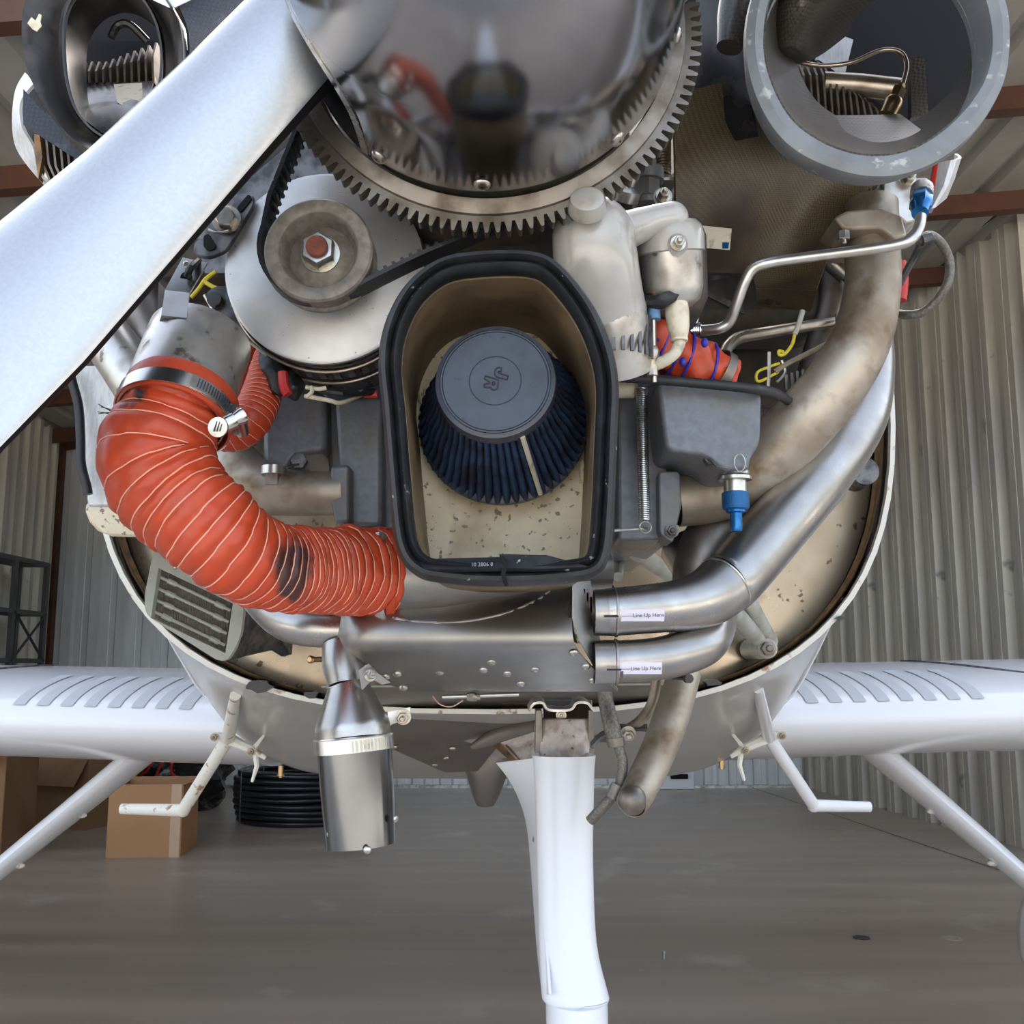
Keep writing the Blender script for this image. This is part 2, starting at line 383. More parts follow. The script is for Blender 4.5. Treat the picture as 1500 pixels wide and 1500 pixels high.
LC = V((77 - 750) / FPX * YR / .99, YR + .05, 0)
RF = RC - AX * 3.1; LF = LC - AX * 3.0
rz0, rz1 = 2.75, 3.42
corr('wall_right', RC, RF, .0, rz1, M['galv'], 1)
corr('wall_rear', LC, RC, .0, rz0, M['galvr'], -1, depth=.03, z1b=rz1 + .1)
corr('wall_left', LF, LC, .0, rz0 + .25, M['galv'], -1)
RY0 = 2.9
JR = V(7.2, RF.y, 0); JL = V(-7.2, LF.y, 0)
corr('wall_right_jog', RF, JR, 0, 3.9, M['galv'], 1)
corr('wall_left_jog', JL, LF, 0, 3.9, M['galv'], -1)
corr('wall_right_bay', JR, V(7.2, RY0, 0), 0, 3.9, M['galv'], 1)
corr('wall_left_bay', V(-7.2, RY0, 0), JL, 0, 3.9, M['galv'], -1)
kb = MB(); dd = (RC - LC); kb.box((LC + RC) / 2 + V(0, -.06, .01), dd.length, .05, .02)
ob('baseboard_rear', kb, M['steelw'], kind='structure')
# roof: sheets between purlins, red oxide purlins below
def roofz(x): return 3.12 + .085 * x
root = thing('ceiling', None, None, (0, 4, 3.2), kind='structure')
for i in range(7):
    y0 = RY0 + i * 1.02; mb = MB(); lo = []; hi = []
    x = -7.3
    while x < 7.3:
        for u, h in ((0, 0), (.14, 0), (.17, .035), (.2, .035), (.23, 0)):
            lo.append(V(x + u, y0, roofz(x + u) + h)); hi.append(V(x + u, y0 + 1.03, roofz(x + u) + h))
        x += .25
    mb.loft([lo, hi], closed=False, caps=False)
    ob('roof_sheet', mb, M['roof'], root, flat=True, solid=.0012)
    mb = MB(); R = Matrix.Rotation(-math.atan(.085), 3, 'Y')
    mb.box((0, y0, roofz(0) - .05), 14.6, .07, .1, R)
    ob('purlin', mb, M['beam'], root)
for xx in (-6.9, 6.9):
    mb = MB(); mb.box((xx, RY0 + 3.3, roofz(xx) - .17), .12, 6.6, .18); ob('rafter', mb, M['beam'], root)
e1 = MB()
for A, B, z in ((RC, RF, rz1),):
    e1.tube([A + V(-.08, 0, z), B + V(-.08, 0, z)], .06, 4)
ob('trim_1', e1, M['beam'], kind='structure')
e1 = MB(); e1.tube([LC + V(0, -.1, rz0), RC + V(0, -.1, rz1 + .08)], .07, 4); ob('trim_2', e1, M['beam'], kind='structure')
e1 = MB(); e1.box(LC + V(.05, -.1, 1.4), .07, .07, 2.75); ob('trim_3', e1, M['beam'], kind='structure')

# ---------------------------------------------------------------- things stored in the hangar
def carton(name, label, base, w_, d_, h, yaw, mt, flaps, tape=True, cat='box'):
    t = thing(name, label, cat, base)
    R = Matrix.Rotation(yaw, 3, 'Z')
    def q(x, y, z): return base + R @ V(x, y, z)
    th = .006
    for nm, x, y, sx, sy in (('front_panel', 0, -d_ / 2, w_, th), ('rear_panel', 0, d_ / 2, w_, th), ('side_panel', -w_ / 2, 0, th, d_), ('side_panel', w_ / 2, 0, th, d_)):
        mb = MB(); mb.box(q(x, y, h / 2), sx, sy, h, R); ob(nm, mb, mt, t)
    mb = MB(); mb.box(q(0, 0, .004), w_ - .01, d_ - .01, .006, R); ob('bottom_panel', mb, mt, t)
    for (x, y, ax, an, l) in flaps:
        mb = MB()
        if ax == 'x': # hinge along x
            a, b = q(-w_ / 2, y * d_ / 2, h), q(w_ / 2, y * d_ / 2, h); o = R @ V(0, y * cos(an), sin(an)) * l
        else:
            a, b = q(x * w_ / 2, -d_ / 2, h), q(x * w_ / 2, d_ / 2, h); o = R @ V(x * cos(an), 0, sin(an)) * l
        nrm = (b - a).cross(o).normalized() * .004
        mb.prism([a, b, b + o, a + o], nrm); ob('flap', mb, mt, t)
    if tape:
        mb = MB(); mb.box(q(w_ * .42, -d_ / 2 - .005, h / 2), .05, .002, h, R); ob('tape', mb, M['tape'], t)
    return t
b1 = gp(206, 1256)
carton('cardboard_box', 'tan cardboard box with a pale tape strip, behind the left foot step', b1 + V(.0, .17, 0), .36, .34, .355, radians(4), M['card'],
       [(0, 1, 'x', radians(-35), .12), (1, 0, 'y', radians(20), .08)])
b2 = gp(100, 1222)
carton('cardboard_box', 'old brown open cardboard box behind the left gear leg', b2 + V(-.2, .45, 0), .66, .42, .42, radians(-20), M['card2'],
       [(-1, 0, 'y', radians(-35), .2), (0, -1, 'x', radians(-55), .2), (1, 0, 'y', radians(30), .2)], tape=False)
b3 = gp(-75, 1262)
carton('cardboard_box', 'tall brown cardboard box cut off by the left edge of the picture', b3 + V(-.02, .2, 0), .5, .4, .58, radians(3), M['card2'], [(0, -1, 'x', radians(-30), .15)], tape=False)
bg = gp(252, 1190); t = thing('bag', 'black plastic rubbish bag tied with red strings behind the tan box', 'bag', bg + V(0, .2, 0))
mb = MB(); path = catmull([bg + V(0, .2, 0), bg + V(0, .2, .18), bg + V(.02, .2, .4), bg + V(.03, .2, .52)], 5)
mb.tube(path, [.22, .27, .3, .27, .14], 28, fn=lambda i, a: 1 + .1 * sin(a * 5 + i) + .06 * sin(a * 9 - i * 2)); ob('sack', mb, M['bag'], t)
for k, (dx, dz) in enumerate(((-.1, .02), (-.04, -.03), (.06, .01))):
    mb = MB(); o = P(222 + k * 14, 1108, bg.y - .1)
    mb.tube(catmull([o, o + V(.02, -.03, -.03), o + V(dx * .3, -.02, -.1), o + V(dx, 0, -.15 + dz)], 5), .009, 8); ob('drawstring', mb, M['red'], t)
# coil of black pipe: turns stacked
cc = gp(425, 1214) + V(0, .42, 0); t = thing('pipe_coil', 'coil of black polyethylene pipe lying on the floor behind the exhaust stack', 'pipe coil', cc)
random.seed(3)
rr = .0175; first = None
for lay in range(9):
    for ringi in range(3):
        mb = MB(); R0 = .42 - ringi * .036 + random.uniform(-.008, .008) + (.012 if lay % 2 else 0) - .004 * abs(lay - 4)
        cx = random.uniform(-.006, .006)
        pth = [cc + V(cx + R0 * cos(a), R0 * sin(a), rr + lay * .0345 + .003 * sin(3 * a + lay)) for a in [2 * pi * k / 40 for k in range(40)]]
        mb.tube(pth, rr, 10, closed=True); ob('pipe_turn', mb, M['poly'], t)
for a in (3.9, 5.2):
    mb = MB(); u = V(cos(a), sin(a), 0)
    pts = [cc + u * .45 + V(0, 0, .0), cc + u * .45 + V(0, 0, .32), cc + u * .3 + V(0, 0, .33), cc + u * .3]
    mb.tube(pts, .003, 6); ob('binding_strap', mb, M['dkmetal'], t)
# shelving along the left wall
x1, x0, ya, yb, yc = -3.21, -3.40, 5.95, 6.6, 7.05
t = thing('storage_rack', 'dark steel storage rack against the left wall', 'shelf', V((x0 + x1) / 2, yb, 0))
tz = P(66, 826, yc).z
for x in (x0, x1):
    for y in (ya, yb, yc):
        mb = MB(); mb.box((x, y, tz / 2), .025, .045, tz); ob('upright', mb, M['rack'], t)
zs = [P(66, py, yc).z for py in (828, 900, 968, 1040, 1100)]
for z in zs:
    mb = MB(); mb.box(((x0 + x1) / 2, (ya + yc) / 2, z), .22, yc - ya, .03); ob('shelf', mb, M['rack'], t)
for za, zb_ in ((zs[1], zs[2]), (zs[2], zs[1])):
    mb = MB(); mb.tube([V(x1 + .015, yb, za), V(x1 + .015, yc, zb_)], .011, 4); ob('cross_brace', mb, M['rack'], t)
# white panel with a handle near the rear wall, pale peg
wp = gp(985, 1157); t = thing('panel_box', 'low white box with a dark handle slot on the floor by the rear wall', 'box', wp + V(0, .1, 0))
mb = MB(); wz = .21
mb.box(wp + V(-.1, .12, wz / 2), .55, .2, wz); ob('body', mb, M['white'], t, bevel=.006)
mb = MB(); mb.tube([wp + V(-.01, .0, .1), wp + V(.12, .0, .1)], .018, 10, asp=1); mb2 = mb; ob('handle', mb, M['black'], t)
mb = MB(); fb = gp(973, 1405); mb.lathe(fb, (0, 0, 1), [(0, .004), (.018, .004), (.018, .006), (.026, .006)], 10); ob('bolt', mb, M['zinc'], label='tiny steel bolt standing on the bare concrete floor', cat='bolt')
for (px, py, rx, col) in ((1262, 1374, .03, 'blackg'), (1395, 1375, .034, 'paper')):
    c = gp(px, py); mb = MB(); mb.lathe(c + V(0, 0, .0005), (0, 0, 1), [(0, rx), (.0015, rx)], 20)
    ob('floor_stain', mb, M[col], kind='structure', flat=True)
# saw-cut joint in the floor
mb = MB(); a, b = gp(1180, 1180), gp(1480, 1280); d = (b - a).normalized(); n = V(-d.y, d.x, 0) * .004
mb.add([a - d * 2 - n + V(0, 0, .0012), b + d * 2 - n + V(0, 0, .0012), b + d * 2 + n + V(0, 0, .0012), a - d * 2 + n + V(0, 0, .0012)], [(0, 1, 2, 3)])
ob('floor_joint', mb, M['dark'], kind='structure', flat=True)
# ---------------------------------------------------------------- airframe
CX = -0.028
plane = thing('aircraft', 'white low-wing light aircraft, its airframe with the wings, foot steps and landing gear', 'aircraft', (CX, 2.4, 0))
def sec(Y, hw, zb, zt, n, N=72, grow=0, cx=CX):
    out = []; zc = (zb + zt) / 2; hz = (zt - zb) / 2 + grow; hw += grow
    for k in range(N):
        a = 2 * pi * k / N; c, s = cos(a), sin(a)
        out.append(V(cx + hw * math.copysign(abs(c) ** (2 / n), c), Y, zc + hz * math.copysign(abs(s) ** (2 / n), s)))
    return out
ZB = P(724, 1034, 1.55).z; ZT = ZB + 1.02
zp = lambda py, Y: P(730, py, Y).z
FS = [(1.50, .603, ZB - .008, ZT + .01, 2.9), (1.7, .622, zp(1068, 1.7), 1.98, 3.2), (1.95, .628, zp(1100, 1.95), 2.05, 4.4), (2.2, .62, zp(1124, 2.2), 2.08, 6.0), (2.6, .61, zp(1139, 2.6), 2.1, 6.5), (3.3, .58, .69, 2.1, 4.5), (4.3, .46, .76, 1.8, 2.8), (5.6, .3, .93, 1.55, 2.2), (7.0, .1, 1.1, 1.4, 2)]
fc = catmull(FS, 5)
mb = MB(); mb.loft([sec(*f) for f in fc], caps=False)
ob('fuselage', mb, M['belly'], plane)
mb = MB(); o1 = sec(*FS[0], grow=.002); i1 = sec(*FS[0], grow=-.005); mb.ringprism(o1, i1, V(0, .012, 0)); ob('cowl_edge', mb, M['cream'], plane)
# recessed cowl flange with sealant
mb = MB(); mb.loft([sec(1.505, .595, ZB + .0, ZT, 2.9, grow=-.006), sec(1.53, .597, ZB - .001, ZT - .01, 2.9), sec(1.56, .601, ZB - .002, ZT - .005, 2.9, grow=0)], caps=False)
mb.loft([sec(1.56, .601, ZB - .002, ZT - .005, 2.9), sec(1.566, .597, ZB + .002, ZT - .01, 2.9)], caps=False)
ob('cowl_flange', mb, M['flange'], plane)
fwp = sec(1.575, .597, ZB + .0, ZT - .01, 2.9)
mb = MB(); mb.add([V(CX, 1.555, (ZB + ZT) / 2)] + [V(CX, 1.575, (ZB + ZT) / 2) + (p - V(CX, 1.575, (ZB + ZT) / 2)) * s - V(0, .012 * (1 - s), 0) for s in (.35, .7, 1) for p in fwp],
    [(0, 1 + (k + 1) % 72, 1 + k) for k in range(72)] + [(1 + r * 72 + k, 1 + r * 72 + (k + 1) % 72, 1 + (r + 1) * 72 + (k + 1) % 72, 1 + (r + 1) * 72 + k) for r in range(2) for k in range(72)])
ob('firewall', mb, M['fw'], plane)
def chipline():
    pass
for (px, py, w_) in ((380, 1006, 44), (455, 1018, 26), (1046, 1000, 26), (1232, 905, 16), (1272, 690, 22)):
    mb = MB(); c = P(px, py, 1.49)
    pts = []
    for k in range(11):
        a = 2 * pi * k / 11; r = S(py, 1.49, w_ / 2) * random.uniform(.65, 1.1)
        pts.append(c + V(cos(a) * r, 0, sin(a) * r * .42))
    mb.prism(pts, (0, .02, 0)); ob('sealant_blob', mb, M['blackg'], plane)
# wings
def airfoil(n=30):
    up = []; lo = []
    for i in range(n + 1):
        b = pi * i / n; x = .5 * (1 - cos(b))
        yt = 5 * (.2969 * sqrt(x) - .126 * x - .3516 * x * x + .2843 * x ** 3 - .1036 * x ** 4)
        cam_ = .02 * (1 - (2 * x - .8) ** 2) if x < .9 else 0
        up.append((x, yt + cam_)); lo.append((x, -yt * .9 + cam_))
    return up[::-1] + lo[1:-1]
AF = airfoil()
def wing_sec(s, d, side):
    # s: distance outboard of the root
    ch = 1.45 - .10 * s; le = 2.2 + .02 * s; zc = (.815 if side < 0 else .828) + .028 * s; tk = .165 - .004 * s
    x = CX + side * (.60 + s)
    return [V(x, le + ch * a, zc + ch * tk * b) for a, b in AF]
for side, nm in ((-1, 'port'), (1, 'starboard')):
    mb = MB(); mb.loft([wing_sec(s, 0, side) for s in (-.07, 0, .4, .9, 1.5, 2.5, 4.1)]); ob('wing', mb, M['white'], plane, ang=50)
    # leading edge glove on the outer wing
    mb = MB()
    s0 = 0.52 if side > 0 else .62
    secs = []
    for s, g in ((s0 + (.0 if side > 0 else .2), .0), (s0 + .06 + (.0 if side > 0 else .2), .003), (s0 + .5, .004), (4.0, .004)):
        q = wing_sec(s, 0, side); up = q[:31][::-1][:14]; lo = q[31:][:10]
        ring = (up[::-1] + lo)
        c = V(ring[0].x, 2.5, .9)
        secs.append([p + (p - c).normalized() * g for p in ring])
    mb.loft(secs, closed=False, caps=False); ob('leading_edge_cuff', mb, M['white'], plane, ang=50)
    def wpt(s2, xa):
        ch = 1.45 - .10 * s2; le = 2.2 + .02 * s2; zc = (.815 if side < 0 else .828) + .028 * s2; tk = .165 - .004 * s2
        yt = 5 * (.2969 * sqrt(xa) - .126 * xa - .3516 * xa * xa + .2843 * xa ** 3 - .1036 * xa ** 4) + .02 * (1 - (2 * xa - .8) ** 2)
        return V(CX + side * (.60 + s2), le + ch * xa, zc + ch * tk * yt)
    mb = MB(); mb.tube([wpt(.42 + .5 * (1 - (t / 12)) ** 2 + (.12 if side < 0 else 0), .004 + .3 * (t / 12) ** 1.5) for t in range(13)], .004, 8); ob('cuff_seam', mb, M['dkmetal'], plane)
    # grip strips
    for k in range(8):
        s_ = .05 + k * .051
        vs = []
        for t, (xa) in enumerate((0.012, .022, .038, .06, .09, .12)):
            for j in (0, 1):
                s2 = s_ + .0 + -(xa - .03) * .32 + j * .027
                ch = 1.45 - .10 * s2; le = 2.2 + .02 * s2; zc = (.815 if side < 0 else .828) + .028 * s2; tk = .165 - .004 * s2
                yt = 5 * (.2969 * sqrt(xa) - .126 * xa - .3516 * xa * xa + .2843 * xa ** 3 - .1036 * xa ** 4) + .02 * (1 - (2 * xa - .8) ** 2)
                vs.append(V(CX + side * (.60 + s2), le + ch * xa - .0012, zc + ch * tk * yt + .002))
        mb = MB(); mb.add(vs, [(2 * i, 2 * i + 1, 2 * i + 3, 2 * i + 2) for i in range(5)])
        ob('grip_strip', mb, M['strip'], plane)
# wing root fairings; white tubes imitate the lit fuselage side
for side in (-1, 1):
    pts = []
    for Y, hw, zb_, zt_, n_ in [f for f in fc if 1.62 < f[0] < 2.3]:
        c_ = .86; x = hw * c_ ** (2 / n_); z = (zb_ + zt_) / 2 - (zt_ - zb_) / 2 * ((1 - c_ * c_) ** .5) ** (2 / n_)
        pts.append(V(CX + side * (x - .002), Y, z + .004))
    mb = MB(); mb.tube(pts, [.004, .010, .016, .018], 14); ob('lit_root_fillet', mb, M['white'], plane)
# foot steps
for side in (-1, 1):
    t = thing('foot_step', None, None, (0, 0, 0)); t.parent = plane; WL[t.name] = V(0, 0, 0); t.location = -wloc(plane)
    if side < 0:
        top, kn, low, end = P(345, 1018, 1.70), P(334, 1082, 1.98), P(268, 1187, 2.1), P(178, 1185, 2.12)
    else:
        top, kn, low, end = P(1110, 1008, 1.70), P(1126, 1080, 1.98), P(1192, 1180, 2.1), P(1274, 1182, 2.12)
    mt = M['cream'] if side < 0 else M['white']
    mb = MB(); mb.tube([top, kn], [.009, .013], 12); ob('upper_strut', mb, mt, t)
    mb = MB(); mb.tube([kn, low], .0125, 14); ob('step_leg', mb, mt, t)
    mb = MB(); mb.tube([low - (end - low) * .04, end], [.0125, .0135, .0105], 14); mb.ball(low, .0135, 12, 8); ob('tread', mb, mt, t)
    mb = MB(); mb.tube([kn + V(-.02 * side * -1, 0, .006), kn, kn + V(-side * .05, -.01, -.02), kn + V(-side * .075, -.01, -.035)], [.006, .012, .008, .004], 8)
    mb.tube([kn + V(-side * .05, -.01, -.02), kn + V(-side * .085, -.015, .025)], [.005, .001], 6)
    mb.tube([kn + V(-side * .055, -.01, -.025), kn + V(-side * .06, -.015, -.05), kn + V(-side * .052, -.015, -.078)], [.006, .005, .003], 6)
    ob('bracket', mb, M['cream'], t)
    mb = MB(); mb.hexa(kn + V(-side * .05, -.02, -.022), (0, -1, 0), .006, .008); ob('bolt', mb, M['exh'], t)
    mb = MB(); mb.hexa(kn + V(side * .022, -.012, .004), (0, -1, 0), .006, .01); ob('bolt', mb, M['exh'], t)
# belly drains
for px, py in ((411, 1133), (1057, 1121)):
    mb = MB(); c = P(px, py + 2, 2.35); mb.lathe(c, (0, 0, 1), [(-.006, .004), (-.002, .004), (-.002, .006), (.02, .006)], 12)
    mb.tube([c + V(-.008, 0, -.001), c + V(.008, 0, -.001)], .0025, 8); ob('drain_valve', mb, M['brass'], plane)
# main gear legs and wheels
for side in (-1, 1):
    if side < 0: a, b = P(226, 1090, 2.5), P(-110, 1362, 2.42)
    else: a, b = P(1262, 1082, 2.5), P(1590, 1362, 2.42)
    mb = MB(); d = (b - a).normalized(); fr = V(0, 1, 0); n = d.cross(fr).normalized()
    secs = []
    for t, wd, th in ((0, .058, .03), (.3, .05, .026), (.7, .036, .022), (1, .03, .02)):
        p = a.lerp(b, t); secs.append([p + fr * (wd * 1.6 * cos(2 * pi * k / 20)) + n * (th * sin(2 * pi * k / 20)) for k in range(20)])
    mb.loft(secs); ob('gear_leg', mb, M['white'], plane)
    for tt in (.35, .62):
        mb = MB(); p = a.lerp(b, tt) + n * (.024 * (1 if n.z < 0 else -1)); mb.ball(p + V(0, -.01, 0), .008, 10, 6, (1.6, 1, .8)); ob('clip', mb, M['cream'], plane)
    wc = b + V(side * .07, .0, -.12); wc.z = max(wc.z, .2)
    mb = MB(); secs = []
    for t in range(13):
        u = -1 + t / 6; r = sqrt(max(0, 1 - abs(u) ** 2.4)); secs.append([wc + V(cos(q) * .095 * r, u * .36 + .06, sin(q) * .235 * r * (1 if sin(q) > 0 else .62) + .01 * (1 - u)) for q in [2 * pi * k / 24 for k in range(24)]])
    mb.loft(secs); ob('wheel_fairing', mb, M['white'], plane)
    mb = MB(); R0 = wc.z; mb.lathe(wc + V(-.055, 0, 0), (1, 0, 0), [(0, R0 * .7), (.015, R0 * .93), (.04, R0), (.07, R0), (.095, R0 * .93), (.11, R0 * .7)], 32); ob('tyre', mb, M['tyre'], plane)
# belly heat shield, exhaust fairing
mb = MB(); pts = PS([(470, 1008, 1.40), (1012, 1004, 1.44), (975, 1040, 1.62), (890, 1088, 1.8), (742, 1078, 1.86), (700, 1130, 1.98), (652, 1132, 1.98), (575, 1098, 1.8)])
mb.prism(pts, (0, 0, .004)); ob('heat_shield', mb, M['shield'], plane, bevel=.001)
for px, py, Y in ((577, 1094, 1.78), (637, 1120, 1.93), (663, 1096, 1.85), (653, 1110, 1.9)):
    mb = MB(); mb.screw(P(px, py, Y - .01), V(0, -.3, -1), .006); ob('screw', mb, M['zinc'], plane)
mb = MB(); c = P(716, 1100, 2.1)
secs = []
for t, rx, rz in ((0, .075, .04), (.25, .07, .05), (.55, .052, .045), (.85, .034, .035), (1, .022, .02)):
    z = c.z + .03 - t * .135; secs.append([V(c.x - .006 * t + rx * .8 * cos(2 * pi * k / 24), c.y + 1.6 * rz * sin(2 * pi * k / 24), z) for k in range(24)])
mb.loft(secs); ob('belly_fairing', mb, M['shield'], plane)
mb = MB(); mb.tube(catmull(PS([(692, 1094, 1.72), (740, 1074, 1.68), (790, 1066, 1.62), (800, 1066, 1.6)]), 6), [.005, .018, .022, .02], 14); ob('strut_fairing_root', mb, M['shield'], plane)

# nose gear
ng = thing('nose_gear', None, None, P(830, 1500, 1.2) - V(0, 0, P(830, 1500, 1.2).z)); ng.parent = plane; ng.location = wloc(ng) - wloc(plane)
YG = 1.22
mb = MB(); secs = []
for py, l, r, Y in ((1052, 793, 866, 1.33), (1110, 790, 862, 1.31), (1200, 800, 858, 1.28), (1500, 812, 868, 1.23), (1640, 814, 868, 1.21)):
    a, b = P(l, py, Y), P(r, py, Y); c = (a + b) / 2; hw = (b - a).length / 2
    secs.append([c + V(x * hw, y * hw * .7, 0) for x, y in ((-1, -.35), (-.35, -1), (.35, -1), (1, -.35), (1, .6), (.4, 1), (-.4, 1), (-1, .6))])
mb.loft(secs); ob('gear_strut', mb, M['gearw'], ng, bevel=.002)
mb = MB(); mb.prism(PS([(795, 1025, 1.35), (868, 1025, 1.35), (868, 1062, 1.335), (858, 1062, 1.33), (846, 1058, 1.33), (812, 1058, 1.33), (798, 1062, 1.335)]), (0, .03, 0)); ob('pivot_plate', mb, M['exhd'], ng, bevel=.002)
mb = MB(); mb.hexa(P(822, 1048, 1.325), (0, -1, 0), .005, .006); ob('bolt', mb, M['bolt'], ng)
for l, r in ((785, 794), (862, 869)):
    mb = MB(); mb.prism(PS([(l, 1040), (r, 1040), (r + 2, 1105), (l - 1, 1105)], 1.31), (0, .05, 0)); ob('side_link', mb, M['exhd'], ng, bevel=.001)
mb = MB(); fl_ = catmull(PS([(775, 1042), (782, 1031), (795, 1030), (804, 1040), (835, 1040), (845, 1030), (860, 1030), (869, 1040)], 1.30), 4)
mb.loft([fl_, [p + V(0, .07, .004) for p in fl_]], closed=False, caps=False); ob('scissor_guard', mb, M['steelw'], ng, solid=.003)
# fairing: long glossy shell open at the top, in two halves
secs = []
rows = [(1106, 781, 871, 1.27), (1130, 784, 869, 1.265), (1180, 786, 868, 1.255), (1260, 788, 867, 1.24), (1380, 791, 872, 1.215), (1455, 795, 889, 1.20), (1462, 798, 891, 1.198)]
rows = catmull([tuple(map(float, r)) for r in rows], 4)
for py, l, r, Y in rows:
    a, b = P(l, py, Y), P(r, py, Y); c = (a + b) / 2; hw = (b - a).length / 2
    q = []
    for k in range(28):
        an = 2 * pi * k / 28; sy = sin(an)
        q.append(c + V(hw * cos(an) , hw * 1.15 * sy * (.75 if sy < 0 else 1.5), 0))
    secs.append(q)
mb = MB(); mb.loft(secs, caps=False); ob('strut_fairing', mb, M['fairing'], ng, solid=.003)
secs = []
for py, l, r, Y in ((1462, 799, 890, 1.203), (1500, 800, 891, 1.195), (1640, 806, 893, 1.17), (1760, 812, 893, 1.15)):
    a, b = P(l, py, Y), P(r, py, Y); c = (a + b) / 2; hw = (b - a).length / 2
    secs.append([c + V(hw * cos(2 * pi * k / 28), hw * 1.3 * sin(2 * pi * k / 28), 0) for k in range(28)])
mb = MB(); mb.loft(secs); ob('lower_fairing', mb, M['fairing'], ng)
# flared side panel behind the fairing
rows = [(1117, 728, 783, 1.40), (1150, 752, 786, 1.38), (1200, 771, 789, 1.35), (1270, 779, 791, 1.33), (1380, 787, 800, 1.3), (1462, 796, 806, 1.27)]
A = PS([(l, py, Y) for py, l, r, Y in rows]); B = PS([(r, py - 6, Y - .1) for py, l, r, Y in rows])
mid = [a.lerp(b, .5) + V(-.004, -.004, 0) for a, b in zip(A, B)]
mb = MB(); mb.loft([catmull(A, 4), catmull(mid, 4), catmull(B, 4)], closed=False, caps=False); ob('side_panel', mb, M['fairing'], ng, solid=.003)
mb = MB(); mb.prism(PS([(733, 1088, 1.46), (784, 1072, 1.44), (786, 1118, 1.42), (760, 1117, 1.42)]), (0, .004, 0)); ob('inner_panel', mb, M['gearw'], ng)
mb = MB(); mb.prism(PS([(722, 1092, 1.47), (738, 1086, 1.46), (765, 1116, 1.42), (750, 1117, 1.42)]), (0, .01, 0)); ob('foam_strip', mb, M['flange'], ng)
mb = MB(); mb.screw(P(786, 1229, 1.262), V(-1, -.6, 0), .006); ob('screw', mb, M['zinc'], ng)
cz = P(850, 1760, 1.15); wz = .17
for sx in (-.062, .062):
    mb = MB(); mb.tube([V(cz.x + sx * .5, cz.y, cz.z + .1), V(cz.x + sx, cz.y + .02, cz.z - .0), V(cz.x + sx, cz.y + .12, wz)], [.02, .018, .014], 12); ob('fork', mb, M['white'], ng)
mb = MB(); mb.lathe(V(cz.x - .05, cz.y + .12, wz), (1, 0, 0), [(0, .1), (.01, .15), (.03, .169), (.07, .169), (.09, .15), (.1, .1)], 36); ob('tyre', mb, M['tyre'], ng)
mb = MB(); mb.lathe(V(cz.x - .048, cz.y + .12, wz), (1, 0, 0), [(0, .04), (.004, .1), (.092, .1), (.096, .04)], 24); ob('wheel_rim', mb, M['steelw'], ng)

mb = MB(); secs = []
for t in range(15):
    u_ = -1 + t / 7; r = sqrt(max(0, 1 - abs(u_) ** 2.5)) + .001
    secs.append([V(cz.x - .06 + .11 * r * cos(q), cz.y - .06 + u_ * .46, .32 + .2 * r * sin(q) * (1 if sin(q) > 0 else .75)) for q in [2 * pi * k / 28 for k in range(28)]])
mb.loft(secs); ob('wheel_fairing', mb, M['white'], ng)  # nose fairing out of view, raised and moved forward to whiten the spinner reflection
# engine mount tubes on the firewall
em = thing('engine_mount', None, None, P(1000, 900, 1.45)); em.parent = plane; em.location = wloc(em) - wloc(plane)
for a, b, r in (((915, 795, 1.15), (1000, 855, 1.4), 12), ((1000, 855, 1.4), (1122, 944, 1.5), 11), ((1078, 850, 1.3), (1128, 940, 1.5), 12), ((1035, 850, 1.2), (1120, 946, 1.5), 11), ((905, 845, 1.2), (910, 790, 1.3), 7)):
    mb = MB(); A, B = P(*a), P(*b); mb.tube([A, B], S(900, b[2], r), 16); ob('mount_tube', mb, M['mount'], em)
mb = MB(); mb.lathe(P(1123, 950, 1.46), (0, 1, 0), [(0, .014), (.1, .016)], 20); ob('mount_boss', mb, M['mount'], em)
mb = MB(); mb.hexa(P(1124, 950, 1.458), (0, -1, 0), .0105, .012); ob('mount_bolt', mb, M['exhd'], em)
mb = MB(); mb.lathe(P(1268, 690, 1.47), (0, 1, 0), [(0, .02), (.05, .022)], 20); ob('mount_boss', mb, M['dkmetal'], em)
for s in (-1, 1):
    for z0 in (1.25, 1.6):
        mb = MB(); mb.tube([V(CX + s * .3, 1.57, z0), V(CX + s * .2, 1.2, 1.4)], .011, 12); ob('mount_tube', mb, M['mount'], em)
mb = MB(); mb.prism(PS([(1085, 590), (1160, 578), (1235, 600), (1250, 660), (1180, 720), (1095, 705)], 1.48), (0, .004, 0)); ob('inner_panel', mb, M['fairing'], plane)
mb = MB(); mb.tube(catmull(PS([(1090, 700, 1.3), (1120, 668, 1.3), (1160, 622, 1.3), (1180, 590, 1.3)]), 5), .007, 10); ob('black_lead', mb, M['black'], plane)
# silvery fuel fitting on the firewall
mb = MB(); mb.tube([P(478, 966, 1.3), P(457, 966, 1.27)], .0035, 12); mb.lathe(P(457, 966, 1.27), V(-.3, -1, 0), [(0, .0045), (.004, .005), (.007, .003)], 14)
ob('fitting', mb, M['brass'], plane)
